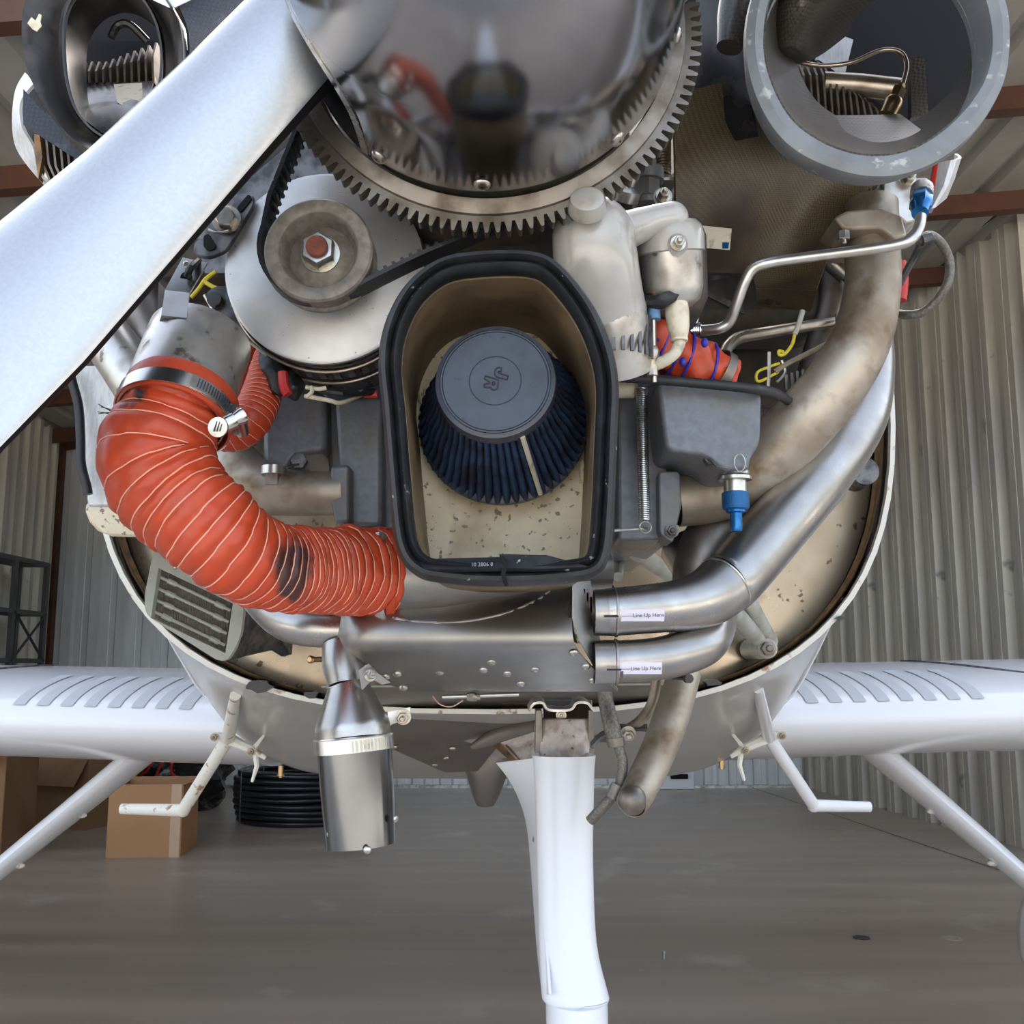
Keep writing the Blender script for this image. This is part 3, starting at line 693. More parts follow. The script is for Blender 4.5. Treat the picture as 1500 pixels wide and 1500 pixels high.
# ---------------------------------------------------------------- propeller assembly
YG0 = 0.775
def circ3(a, b, c):
    ax, ay, bx, by, cx, cy = a.x, a.z, b.x, b.z, c.x, c.z
    d = 2 * (ax * (by - cy) + bx * (cy - ay) + cx * (ay - by))
    ux = ((ax * ax + ay * ay) * (by - cy) + (bx * bx + by * by) * (cy - ay) + (cx * cx + cy * cy) * (ay - by)) / d
    uy = ((ax * ax + ay * ay) * (cx - bx) + (bx * bx + by * by) * (ax - cx) + (cx * cx + cy * cy) * (bx - ax)) / d
    return ux, uy, sqrt((ax - ux) ** 2 + (ay - uy) ** 2)
gx, gz, GR = circ3(P(443, 200, YG0), P(690, 340, YG0), P(1003, 165, YG0))
AXC = V(gx, YG0, gz)
prop = thing('propeller', 'polished spinner and silver propeller blade with the toothed starter ring behind', 'propeller', AXC)
NT = 122
def polar(r, a, Y, c=AXC): return V(c.x + r * cos(a), Y, c.z + r * sin(a))
# ring gear with teeth
outer = []; inner = []
for k in range(NT):
    b = 2 * pi * k / NT; st_ = 2 * pi / NT
    for f, r in ((0, GR - .0088), (.14, GR - .0092), (.34, GR - .001), (.42, GR), (.58, GR), (.66, GR - .001), (.86, GR - .0092), (.99, GR - .0088)):
        outer.append(polar(r, b + f * st_, YG0)); inner.append(polar(GR - .022, b + f * st_, YG0))
mb = MB(); mb.ringprism(outer, inner, V(0, .012, 0)); ob('ring_gear', mb, M['gear'], prop, flat=True)
mb = MB(); mb.lathe(V(AXC.x, YG0 - .006, AXC.z), (0, 1, 0), [(0, GR - .026), (.003, GR - .0145), (.008, GR - .0135), (.014, GR - .0135), (.016, GR - .03)], 96, caps=False)
ob('ring_gear_rim', mb, M['gear'], prop)
mb = MB(); mb.lathe(V(AXC.x, YG0 - .012, AXC.z), (0, 1, 0), [(0, .03), (0, GR - .036), (.004, GR - .032), (.012, GR - .03), (.02, GR - .04), (.024, .03)], 96); ob('flywheel_disc', mb, M['gear'], prop)
for a in (-1.87, -1.32, -2.3, -.9):
    mb = MB(); mb.lathe(polar(GR - .041, a, YG0 - .0135), (0, 1, 0), [(0, .0062), (.003, .0062)], 16); ob('lightening_hole', mb, M['black'], prop)
mb = MB(); mb.lathe(V(AXC.x, YG0, AXC.z), (0, 1, 0), [(.012, .055), (.1, .055)], 32); ob('crankshaft_hub', mb, M['dkmetal'], prop)
# spinner shell (surface of revolution with a blade opening)
YS = YG0 - .022
def solveR():
    t = P(725, 279, YS); return AXC.z - t.z
SR = solveR()
def sr(s): # radius at distance s forward of the base
    return max(.004, SR - .01 * s - 2.25 * max(0, s - .062) ** 2)
A0 = radians(-127); A1 = radians(-127 - 76)  # opening between these angles at the base
amid = (A0 + A1) / 2; ahw = (A0 - A1) / 2; S0 = .1
def hwf(s):
    u = min(1, s / S0); return ahw * (1 - u ** 4) ** (1 / 3) if u < 1 else 0.0
rowsS = [0, .004, .012, .022, .034, .046, .056, .065, .073, .080, .085, .089, .0925, .095, .0968, .098, .0988, .0995, .0998, .1, .105, .115, .13, .145, .16, .175, .19, .2, .215, .23, .245, .26, .272, .284, .294, .302]
NA = 120
def spin(s, a, off=0):
    r = sr(s) + off; return V(AXC.x + r * cos(a), YS - s, AXC.z + r * sin(a))
secs = []
for s in rowsS:
    h = hwf(s); st0 = amid + h; sp_ = 2 * pi - 2 * h
    secs.append([spin(s, st0 + sp_ * k / NA) for k in range(NA + 1)])
mb = MB(); mb.loft(secs, closed=False, caps=False)
mb.add([V(AXC.x, YS - .306, AXC.z)] + secs[-1], [(0, i + 1, i + 2) for i in range(NA)])
spn = ob('spinner', mb, M['chrome'], prop, ang=80, solid=.0016)
# rolled lip around the opening
rim = []
for s in rowsS[:20]: rim.append(spin(s, amid + hwf(s), .001))
rim2 = [spin(s, amid - hwf(s), .001) for s in rowsS[:20][::-1]]
edge = rim + rim2[1:]
cen = spin(.03, amid, 0)
inn = []
for p in edge:
    axp = V(AXC.x, p.y, AXC.z); rad = (p - axp).normalized()
    d = (cen - p); d -= rad * d.dot(rad); d.normalize()
    inn.append(p + d * .011 - rad * .006)
inm = [a.lerp(b, .5) + (a - V(AXC.x, a.y, AXC.z)).normalized() * .004 for a, b in zip(edge, inn)]
mb = MB(); mb.loft([edge, inm, inn], closed=False, caps=False); ob('spinner_lip', mb, M['lip'], prop, solid=.0014, ang=80)
for px, py in ((549, 236), (706, 261), (904, 202), (1041, 62)):
    best = None
    for i in range(-200, 60):
        a = radians(i); 
        for s in (.008, .012):
            q = spin(s, a); v = q - V(0, 0, CAM_H); f = v.y * CP + v.z * SP; u = v.z * CP - v.y * SP
            X = 750 + FPX * v.x / f; Yp = 750 - FPX * u / f; d = (X - px) ** 2 + (Yp - py) ** 2
            if best is None or d < best[0]: best = (d, q, a)
    q = best[1]; ax = V(cos(best[2]), -.15, sin(best[2])); mb = MB(); mb.screw(q, ax, .0068)
    for aa in (0, 1):
        u, v = perp(ax); u, v = (u, v) if aa else (v, u)
        mb.box(q + ax.normalized() * .0038, .0015, .0015, .0015)
    ob('spinner_screw', mb, M['zinc'], spn, label=None)
    
# bulkhead inside
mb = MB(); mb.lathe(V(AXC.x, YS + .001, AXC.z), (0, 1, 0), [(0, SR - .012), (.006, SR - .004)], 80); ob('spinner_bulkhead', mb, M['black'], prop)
mb = MB(); mb.lathe(V(AXC.x, YS - .02, AXC.z), (0, -1, 0), [(-.02, .05), (.05, .055), (.1, .05), (.14, .03)], 32); ob('propeller_hub', mb, M['dkmetal'], prop)
# blades
def blade(tip_pts, name, first=True):
    """tip_pts: stations (left edge pixel, right edge pixel, Y)"""
    secsF = []; mb = MB()
    N = 22
    prof = []
    for lx, ly, rx, ry, Y, dy, th in tip_pts:
        a = P(lx, ly, Y + dy); b = P(rx, ry, Y - dy * .2); ch = b - a
        nrm = V(0, -1, 0); nrm = (nrm - ch.normalized() * nrm.dot(ch.normalized())).normalized()
        q = []
        for k in range(N + 1):
            t = k / N; x = .5 * (1 - cos(pi * t)); h = th * (sin(pi * min(1, x ** .82)) ** .75 if 0 < x < 1 else 0)
            q.append(a + ch * x + nrm * h)
        back = []
        for k in range(1, N):
            t = k / N; x = 1 - .5 * (1 - cos(pi * t)); back.append(a + ch * x - nrm * th * .35 * sin(pi * x) - nrm * .002)
        secsF.append(q); prof.append(q + back)
    prof = [[r[j] for r in [tuple(p) for p in prof]] for j in range(len(prof[0]))] if False else prof
    return prof
tp = [(455, -85, 575, 15, .708, .01, .024), (350, 20, 492, 102, .705, .016, .028), (283, 90, 394, 214, .70, .022, .030), (133, 230, 262, 368, .69, .03, .030), (0, 333, 122, 530, .675, .036, .028), (-150, 440, 0, 655, .66, .04, .024), (-420, 690, -220, 900, .63, .04, .016), (-700, 950, -500, 1130, .60, .034, .01), (-800, 1060, -650, 1200, .59, .026, .006)]
prof = blade(tp, 'blade')
N = 22
mb = MB(); mb.loft([q[:N + 1] for q in prof], closed=False, caps=False)
# close: front skin + dark rear skin in one blade, two finishes
o_ = len(prof[0])
mb.cm = 1
back = [[q[N]] + q[N + 1:] + [q[0]] for q in prof]
# rear skin bulges beyond the right-hand edge
bl = []
for q in back:
    m = len(q); a = q[0]; b = q[-1]; w_ = (a - b).length
    d = (a - b).normalized()
    out = []
    for i, p in enumerate(q):
        t = i / (m - 1); k = sin(pi * min(1, t * 1.0)) 
        out.append(p + V(0, .03 * k, 0) + d * ((-.001 + .012 * max(0, 1 - q[0].x / -.20)) * math.exp(-((t - .16) / .14) ** 2) if q[0].x > -1 else 0))
    bl.append(out)
mb.loft(bl, closed=False, caps=False)
ob('blade', mb, [M['silver'], M['black']], prop, ang=60)
# the opposite blade, outside the picture
for da in (pi,):
    mb = MB(); mb.cm = 0
    R = Matrix.Rotation(da, 4, 'Y')
    pr = [[AXC + (R @ (p - AXC)) for p in q[:N + 1]] for q in prof]; bk = [[AXC + (R @ (p - AXC)) for p in q] for q in bl]
    mb.loft(pr, closed=False, caps=False); mb.cm = 1; mb.loft(bk, closed=False, caps=False); ob('blade', mb, [M['silver'], M['black']], prop, ang=60)
# ---------------------------------------------------------------- engine block, sump, cylinders
eng = thing('aircraft_engine', 'grimy piston engine block with finned cylinders and dark grey oil sump castings', 'engine', P(725, 620, 1.15))
mb = MB()
cs = [(.83, .10, .10), (.87, .125, .13), (.95, .145, .15), (1.1, .15, .15), (1.3, .15, .15), (1.36, .12, .12)]
mb.loft([[V(CX + rx * math.copysign(abs(cos(a)) ** .7, cos(a)), Y, AXC.z - .005 + rz * math.copysign(abs(sin(a)) ** .7, sin(a))) for a in [2 * pi * k / 40 for k in range(40)]] for Y, rx, rz in cs])
ob('crankcase', mb, M['dark'], eng)
mb = MB(); mb.box((CX, 1.1, AXC.z - .15), .42, .42, .10); ob('crankcase_base', mb, M['dark'], eng, bevel=.02)
mb = MB(); mb.lathe(V(AXC.x, .80, AXC.z), (0, 1, 0), [(0, .10), (.003, .105), (.02, .105), (.023, .1)], 48); ob('drive_pulley', mb, M['dark'], eng)
# cylinders: two banks
def cylinder(cx, cy, cz, side, n=12, R=.085):
    c = thing('cylinder', None, None, (cx, cy, cz)); c.parent = eng; c.location = wloc(c) - wloc(eng)
    ax = V(side, 0, 0)
    mb = MB(); mb.lathe(V(cx, cy, cz), ax, [(0, R * .72), (.2, R * .72), (.21, R * .5)], 32); ob('barrel', mb, M['dark'], c)
    for k in range(n):
        mb = MB(); rr = R * (.93 if k < n * .6 else 1.05)
        mb.lathe(V(cx + side * (.02 + k * .0145), cy, cz), ax, [(0, rr), (.0028, rr)], 28); ob('cooling_fin', mb, M['fin'], c)
    return c
for s, y in ((1, 1.2), (1, 1.42), (-1, 1.17), (-1, 1.39)):
    cylinder(CX + s * .16, y, AXC.z + .0, s)
# left rocker end seen below the black inlet
def fins_px(pts_fn, n, parent, mt, name='cooling_fin'):
    for k in range(n):
        path = pts_fn(k); mb = MB()
        n_ = [p + V(0, .06, 0) for p in path]
        mb.loft([path, n_], closed=False, caps=False); ob(name, mb, mt, parent, solid=.0022, flat=True)
lc = thing('left_cylinder_head', None, None, P(85, 230, .99)); lc.name = 'cylinder_head'; WL[lc.name] = P(85, 230, .99); lc.parent = eng; lc.location = wloc(lc) - wloc(eng)
fins_px(lambda k: PS([(56 + k * 10.5, 188 + k * 5, .98), (61 + k * 10.2, 236 + k * 3.5, .98), (72 + k * 10, 262 + k * 2.5, .985), (110 + k * 10, 306 + k * 2, .99)]), 9, lc, M['fin'])
mb = MB(); mb.prism(PS([(60, 180), (150, 210), (180, 330), (100, 300)], 1.04), (0, .03, 0)); ob('head_body', mb, M['dark'], lc)
lf = thing('fin_pack', None, None, P(165, 100, 1.0)); lf.parent = eng; lf.location = wloc(lf) - wloc(eng)
fins_px(lambda k: PS([(110 + k * 10.4, 121, .985), (109 + k * 10.4, 104 - max(0, k - 3) * 2.6, .985), (114 + k * 10.4, 90 - max(0, k - 4) * 4.0, 1.0)]), 12, lf, M['fin'])
mb = MB(); mb.prism(PS([(95, 60), (240, 60), (240, 122), (95, 122)], 1.03), (0, .03, 0)); ob('head_body', mb, M['black'], lf)
rf = thing('fin_pack', None, None, P(1220, 130, 1.0)); rf.parent = eng; rf.location = wloc(rf) - wloc(eng)
fins_px(lambda k: PS([(1172 + k * 9.6, 168, .99), (1168 + k * 9.6, 110 + max(0, k - 4) * 6, .99), (1160 + k * 9.6, 90 + max(0, k - 4) * 7.5, 1.0)]), 13, rf, M['fin'])
mb = MB(); mb.prism(PS([(1150, 92), (1200, 88), (1300, 160), (1300, 175), (1150, 175)], 1.03), (0, .03, 0)); ob('head_body', mb, M['black'], rf)
rg = thing('fin_pack', None, None, P(1262, 290, 1.0)); rg.parent = eng; rg.location = wloc(rg) - wloc(eng)
fins_px(lambda k: PS([(1238 + k * 9.6, 300, 1.02), (1238 + k * 9.6, 262, 1.02)]), 6, rg, M['fin'])
mb = MB(); mb.prism(PS([(1225, 255), (1300, 255), (1300, 305), (1225, 305)], 1.06), (0, .05, 0)); ob('head_body', mb, M['black'], rg)
mb = MB(); mb.prism(PS(rpoly([(1291, 262), (1362, 258), (1366, 305), (1330, 330), (1300, 308), (1291, 305)], 8), 1.0), (0, .06, 0)); ob('rocker_box', mb, M['steelw'], rg, bevel=.006)
mb = MB(); mb.hexa(P(1330, 262, .995), (0, -1, 0), .006, .008); ob('bolt', mb, M['bolt'], rg)
# oil sump castings
def casting(name, px, Y, dep, r=12, bev=.016, dirt=None):
    mb = MB(); mb.prism(PS(rpoly(px, r, 5), Y), (0, dep, 0)); return ob(name, mb, M['sump'], eng, bevel=bev, bseg=4)
casting('sump_body', [(470, 560), (1000, 548), (1000, 700), (985, 795), (560, 780), (540, 765), (488, 760), (482, 700)], 1.03, .33)
casting('sump_lobe', [(962, 556), (1110, 566), (1116, 580), (1114, 650), (1099, 672), (1098, 688), (1058, 690), (1036, 668), (975, 660)], .915, .3, 14, .012)
casting('sump_lobe', [(385, 566), (478, 575), (478, 662), (430, 668), (420, 692), (384, 688)], 1.0, .25, 14, .012)
casting('sump_rib', [(490, 585), (560, 580), (560, 772), (512, 770), (500, 740)], 1.0, .1, 10, .012)
casting('sump_rib', [(906, 575), (966, 560), (976, 660), (978, 700), (972, 790), (906, 792)], .995, .1, 8, .01)
for px in ([(965, 690), (996, 690), (999, 738), (986, 796), (966, 782)], [(484, 682), (512, 680), (512, 765), (490, 766), (484, 730)]):
    casting('intake_flange', px, .975, .04, 7, .005)
mb = MB(); mb.hexa(P(984, 778, .973), (0, -1, 0), .005, .006); ob('bolt', mb, M['dkmetal'], eng)
mb = MB(); mb.lathe(P(401, 688, .97), (0, 0, -1), [(.004, .0085), (.015, .0085)], 4, ph=.9); mb.lathe(P(401, 688, .97), (0, 0, -1), [(-.003, .012), (.005, .012)], 20); ob('drain_plug', mb, M['zinc'], eng)
mb = MB(); mb.tube(catmull(PS([(399, 699, .973), (420, 685, .97), (438, 680, .975)]), 4), .0012, 6); mb.lathe(P(440, 677, .99), (0, -1, 0), [(0, .008), (.008, .008)], 6); ob('safety_wire', mb, M['dkmetal'], eng)
mb = MB(); mb.lathe(P(1040, 672, .93), (0, -1, 0), [(0, .008), (.01, .008)], 6); mb.tube(PS([(1038, 672, .915), (1050, 683, .91), (1066, 686, .91)]), .0012, 6); ob('safety_wire', mb, M['dkmetal'], eng)
# right front hardware between ring gear and baffle
fh = thing('governor_fitting', 'dark grey hex fitting and ribbed brass stack between ring gear and right baffle', 'fitting', P(945, 300, .93))
mb = MB(); a = P(948, 250, .93); mb.lathe(a, (0, 0, -1), [(-.01, .009), (0, .009), (0, .016), (.012, .016)], 20); mb.lathe(P(948, 262, .93), (0, 0, -1), [(0, .0125), (.02, .0125)], 6); mb.lathe(P(948, 285, .93), (0, 0, -1), [(0, .01), (.01, .01)], 16); ob('hex_fitting', mb, M['sump'], fh)
mb = MB()
for k in range(14): mb.lathe(P(970, 205 + k * 4.2, .97), (0, 0, -1), [(0, .008), (.001, .0092), (.0018, .008)], 18)
mb.lathe(P(970, 190, .97), (0, 0, -1), [(-.05, .0075), (.05, .0075)], 18); mb.lathe(P(970, 262, .97), (0, 0, -1), [(0, .011), (.006, .011)], 18); ob('ribbed_stack', mb, M['tubeb'], fh)
mb = MB(); mb.box(P(967, 272, .96), .026, .03, .003); ob('plate', mb, M['zinc'], fh)
mb = MB(); mb.lathe(P(915, 275, .9), V(.2, -.5, .6), [(-.01, .017), (0, .017), (.004, .01), (.014, .01)], 20); ob('plug', mb, M['zinc'], fh)
mb = MB(); mb.prism(PS([(905, 262), (925, 250), (935, 285), (932, 300), (905, 290)], .92), (0, .02, 0)); ob('mounting_pad', mb, M['steelw'], fh, bevel=.003)
# ---------------------------------------------------------------- baffle (woven composite)
bf = thing('engine_baffle', 'olive-brown woven composite baffle panel below the right grey inlet ring', 'baffle', P(1120, 440, 1.05))
grid = [[(985, 140, .92), (1090, 120, .95), (1200, 160, .98), (1300, 230, 1.0)],
        [(988, 240, .93), (1080, 232, .97), (1190, 250, 1.0), (1282, 268, 1.01)],
        [(990, 320, .95), (1080, 330, 1.0), (1165, 330, 1.02), (1236, 312, 1.0)],
        [(1000, 398, .98), (1080, 400, 1.03), (1150, 400, 1.03), (1216, 372, 1.0)]]
rows = [catmull(PS(r), 6) for r in grid]
cols = [catmull([rows[i][j] for i in range(4)], 6) for j in range(len(rows[0]))]
mb = MB(); mb.loft(cols, closed=False, caps=False); ob('panel', mb, M['weave'], bf, solid=.0025)
mb = MB(); f1 = PS([(1100, 398, 1.02), (1212, 380, 1.0), (1196, 425, .99), (1107, 421, 1.0)]); mb.add(f1, [(0, 1, 2, 3)])
f2 = PS([(1107, 421, 1.0), (1196, 425, .99), (1189, 452, 1.02), (1186, 455, 1.02), (1114, 448, 1.03), (1108, 440, 1.03)]); mb.add(f2, [(0, 1, 2, 3, 4, 5)]); ob('lower_flange', mb, M['weave'], bf, solid=.0025)
for px in (1127, 1141):
    mb = MB(); mb.lathe(P(px, 442, 1.022), (0, -1, 0), [(0, .0035), (.002, .0035)], 12); ob('hole', mb, M['black'], bf)
mb = MB(); mb.prism(PS([(1026, 330), (1072, 335), (1069, 366), (1022, 362)], .972), (0, .001, 0)); ob('paper_label', mb, M['paper'], bf)
mb = MB(); mb.prism(PS([(1058, 355), (1068, 355), (1067, 364), (1058, 364)], .9715), (0, .0004, 0)); ob('blue_stamp', mb, M['blue'], bf)
mb = MB(); mb.prism(PS([(1016, 404), (1085, 403), (1030, 412)], 1.05), (0, .002, 0)); mb.prism(PS([(1010, 412), (1090, 450), (1090, 460), (1008, 420)], 1.08), (0, .003, 0)); ob('rear_bracket', mb, M['dkmetal'], bf)
# dark accessory boxes behind; the first added to darken the opening below the baffle
for c_, sx_, sy_, sz_ in ((P(1070, 445, 1.14), .2, .1, .09), (P(330, 430, 1.3), .3, .2, .3), (P(1150, 540, 1.25), .2, .1, .12)):
    mb = MB(); mb.box(c_, sx_, sy_, sz_); ob('dark_rear_box', mb, M['dark'], eng, bevel=.02)
for c_, sx_, sy_, sz_ in ((P(350, 330, 1.05), .16, .15, .16), (P(320, 480, 1.12), .12, .1, .14)):
    mb = MB(); mb.box(c_, sx_, sy_, sz_); ob('magneto_housing', mb, M['dark'], eng, bevel=.02)
# ---------------------------------------------------------------- right grey inlet ring and duct
ri = thing('air_inlet_duct', 'large grey cooling air inlet ring with a woven duct, upper right', 'air duct', P(1285, 260, .83))
YI = .80
out_px = [(1290, -128), (1365, -122), (1436, -75), (1474, -5), (1482, 60), (1470, 130), (1425, 200), (1360, 246), (1290, 262), (1215, 248), (1150, 212), (1108, 150), (1090, 75), (1098, 0), (1130, -68), (1200, -116)]
in_px = [(1290, -96), (1355, -92), (1405, -60), (1440, -5), (1452, 60), (1440, 118), (1400, 172), (1345, 212), (1285, 226), (1225, 215), (1170, 182), (1138, 135), (1121, 75), (1127, 5), (1155, -52), (1215, -88)]
O_ = catmull([P(x, y, YI) for x, y in out_px], 8, True); I_ = catmull([P(x, y, YI) for x, y in in_px], 8, True)
NN = len(O_); oc = sum(O_, V(0, 0, 0)) / NN
def mixr(t, dy, k=0): return [a.lerp(b, t) + V(0, dy, 0) + (a - b).normalized() * k for a, b in zip(O_, I_)]
mb = MB(); mb.loft([mixr(.4, .03), mixr(.05, .006), mixr(.1, 0), mixr(.5, -.003), mixr(.92, 0), mixr(1, .006), mixr(1.02, .03)], caps=False)
ob('inlet_ring', mb, M['ringgrey'], ri)
def shrink(f, dy, dx=0, dz=0): return [oc + (p - oc) * f + V(dx, dy, dz) for p in I_]
IP = catmull([(float(x), float(y)) for x, y in in_px], 8, True)
def wsec(f, Y, cx=1290, cy=70): return [P(cx + (x - cx) * f, cy + (y - cy) * f, Y) for x, y in IP]
mb = MB(); mb.loft([wsec(1.01, .812), wsec(1.0, .84), wsec(.97, .87), wsec(.92, .90, 1300, 60), wsec(.86, .93, 1310, 50), wsec(.80, .955, 1320, 40)], caps=False); ob('duct_wall', mb, M['weavel'], ri, solid=.002)
mb = MB(); mb.loft([shrink(1.0, .028, .003), shrink(.975, .03, .002), shrink(.975, .036, .002)], caps=False); 
ob('inner_bead', mb, M['ringgrey'], ri)
mb = MB(); rows = [catmull(PS(r), 6) for r in ([(1105, -60, .9), (1180, -70, .86), (1260, -60, .9), (1320, -40, .97)], [(1118, 20, .92), (1170, 10, .87), (1225, 0, .91), (1290, -8, .98)], [(1120, 70, .93), (1160, 65, .9), (1200, 50, .93), (1250, 25, .98)], [(1118, 95, .97), (1165, 92, .96), (1200, 80, .97), (1240, 50, 1.0)])]
mb.loft(rows, closed=False, caps=False); ob('inner_scoop', mb, M['weavel'], ri, solid=.003)
mb = MB(); rows = [catmull(PS(r), 6) for r in ([(1118, 100, .97), (1125, 140, .96), (1150, 168, .955), (1200, 170, .955), (1270, 170, .955), (1318, 168, .96)], [(1115, 110, .93), (1125, 165, .91), (1160, 200, .9), (1230, 222, .895), (1300, 215, .9), (1350, 192, .91)])]
mb.loft(rows, closed=False, caps=False); ob('duct_floor', mb, M['weavel'], ri, solid=.002)
mb = MB(); mb.prism(PS([(1195, 84), (1228, 50), (1250, 58), (1235, 120), (1205, 110)], 1.04), (0, .004, 0)); ob('rear_liner', mb, M['rawalu'], ri)
t = thing('injector_line', 'thin brass fuel line with brass fitting inside the grey inlet ring', 'pipe', P(1308, 165, .97))
mb = MB(); mb.tube(catmull(PS([(1160, 88, .98), (1200, 96, .98), (1245, 92, .975), (1290, 74, .97), (1318, 76, .965), (1328, 95, .965), (1322, 125, .965)]), 8), .0024, 10); ob('line', mb, M['tubeb'], t)
mb = MB(); d = (P(1300, 168, .965) - P(1322, 122, .965)).normalized(); o = P(1321, 124, .965)
mb.lathe(o, d, [(0, .004), (.005, .005), (.006, .0075), (.018, .0075)], 6); mb.lathe(o, d, [(.018, .008), (.022, .0095), (.03, .0085), (.038, .0085)], 18); ob('fitting', mb, M['brass'], t)
mb = MB(); mb.tube(PS([(1205, 122, 1.0), (1260, 125, 1.0), (1318, 132, .99)]), .012, 16); ob('pushrod_tube', mb, M['tubeb'], eng)
mb = MB(); mb.prism(PS([(1335, 82), (1355, 84), (1360, 170), (1335, 172)], .985), (0, .01, 0)); ob('duct_rib', mb, M['weavel'], ri)
mb = MB(); mb.prism(wsec(.93, 1.07, 1300, 60), (0, .004, 0)); ob('duct_dark_plate', mb, M['black'], ri)  # black plate put in so the duct interior reads dark
# neighbouring black duct between spinner and ring
bd = thing('cowl_duct', 'dark curved duct skin between the spinner and the right grey inlet ring', 'air duct', P(1040, 200, .95))
mb = MB(); rows = [catmull(PS(r), 5) for r in ([(1030, -60, .92), (1060, 0, .92), (1090, 60, .92)], [(1010, 20, .95), (1045, 80, .94), (1100, 150, .92)], [(985, 90, 1.0), (1025, 150, .97), (1110, 200, .93)], [(975, 180, 1.05), (1010, 180, 1.0), (1080, 205, .96)])]
mb.loft(rows, closed=False, caps=False); ob('skin', mb, M['blackg'], bd, solid=.003)
mb = MB(); mb.tube(PS([(1095, -80, .88), (1078, 30, .88), (1068, 70, .88)]), [.02, .018, .012], 16); ob('seam_strip', mb, M['weavel'], bd)
# white rocker cover right of the inlet
wc_ = thing('rocker_cover', 'pale grey rounded engine cover corner peeking from behind the right inlet ring', 'cover', P(1385, 320, 1.04))
mb = MB(); rows = [catmull(PS(r), 5) for r in ([(1370, 240, 1.0), (1405, 232, 1.0), (1400, 225, 1.12)], [(1366, 280, 1.0), (1392, 268, 1.0), (1398, 258, 1.12)], [(1362, 312, 1.0), (1370, 302, 1.0), (1385, 290, 1.12)])]
mb.loft(rows, closed=False, caps=False); ob('shell', mb, M['rawalu'], wc_, solid=.003)
mb = MB(); mb.tube(PS([(1364, 295, 1.0), (1368, 262, 1.0), (1372, 240, 1.0)]), .0035, 8); ob('red_seal', mb, M['red'], wc_)
mb = MB(); mb.tube(catmull(PS([(1316, 385, 1.12), (1319, 410, 1.12), (1316, 440, 1.12)]), 4), .009, 10); ob('orange_seal', mb, M['red'], wc_)
# ---------------------------------------------------------------- left black inlet ring and duct
li = thing('air_inlet_duct', 'black cooling air inlet ring with a torn pale sticker, upper left', 'air duct', P(140, 230, .86))
YL = .86
out_px = [(150, -60), (215, -35), (262, 25), (272, 90), (262, 150), (225, 200), (185, 232), (140, 226), (95, 195), (55, 140), (32, 75), (36, 0), (75, -48)]
in_px = [(160, -30), (200, -10), (228, 35), (236, 90), (228, 140), (205, 180), (180, 205), (150, 198), (125, 178), (105, 145), (94, 90), (96, 20), (120, -18)]
O2 = catmull([P(x, y, YL + (.02 if x < 120 else 0)) for x, y in out_px], 8, True); I2 = catmull([P(x, y, YL + .03) for x, y in in_px], 8, True)
def mr(t, dy): return [a.lerp(b, t) + V(0, dy, 0) for a, b in zip(O2, I2)]
mb = MB(); mb.loft([mr(-.02, .04), mr(0, .004), mr(.06, -.003), mr(.35, .0), mr(.6, .012), mr(.7, .014), mr(.85, .004), mr(1, .006), mr(1.04, .02), mr(1.03, .05)], caps=False); ob('inlet_ring', mb, M['inlet'], li)
o2 = sum(I2, V(0, 0, 0)) / len(I2)
IP2 = catmull([(float(x), float(y)) for x, y in in_px], 8, True)
def wsec2(f, Y, cx=165, cy=90): return [P(cx + (x - cx) * f, cy + (y - cy) * f, Y) for x, y in IP2]
mb = MB(); mb.loft([wsec2(1.01, .885), wsec2(1.02, .92), wsec2(1.0, .97)], caps=False); ob('duct_wall', mb, M['inlet'], li, solid=.002)
mb = MB(); rows = [catmull(PS(r), 5) for r in ([(240, -30, .87), (275, 50, .865), (268, 150, .865)], [(300, -60, .88), (330, 40, .9), (320, 140, .9)], [(370, -60, .92), (390, 40, .95), (400, 140, .97)])]
mb.loft(rows, closed=False, caps=False); ob('duct_skin', mb, M['weaveb'], li, solid=.003)
mb = MB(); k = [(40, 34), (46, 25), (52, 30), (57, 20), (61, 22), (59, 32), (61, 38), (54, 46), (47, 42)]; mb.prism(PS(k, YL + .014), (0, .001, 0)); ob('torn_sticker', mb, M['ivory'], li)
mb = MB(); mb.prism(wsec2(1.02, 1.075), (0, .004, 0)); ob('duct_dark_plate', mb, M['black'], li)  # black plate in place of the shade inside the left duct
mb = MB(); mb.prism(PS([(222, -8), (262, -30), (300, -28), (279, 0), (256, 11), (248, 11), (224, 0)], .862), (0, .0008, 0)); ob('white_label', mb, M['white'], li)
mb = MB(); rows = [catmull(PS(r), 4) for r in ([(112, 122, 1.0), (160, 122, .99), (225, 120, .985)], [(110, 150, .95), (155, 160, .93), (215, 160, .93)], [(122, 175, .91), (165, 202, .9), (205, 180, .9)])]
mb.loft(rows, closed=False, caps=False); ob('duct_floor', mb, M['blackg'], li, solid=.002)
mb = MB(); mb.prism(PS([(167, 124, .975), (208, 122, .975), (211, 165, .925), (196, 168, .925), (172, 150, .94)]), (0, -.001, .0)); ob('paper_label', mb, M['paper'], li)
mb = MB(); mb.tube(catmull(PS([(163, 55, .95), (172, 38, .95), (190, 36, .95), (215, 60, .96)]), 5), .004, 8); ob('hook_seal', mb, M['blackg'], li)
mb = MB(); mb.prism(PS([(34, 130), (60, 160), (130, 214), (180, 248), (170, 262), (100, 225), (34, 182)], .93), (0, .003, 0)); ob('side_flange', mb, M['weaveb'], li)
lw = thing('rocker_cover', 'silver-white rounded engine cover behind the black inlet ring, far upper left', 'cover', P(45, 250, .99))
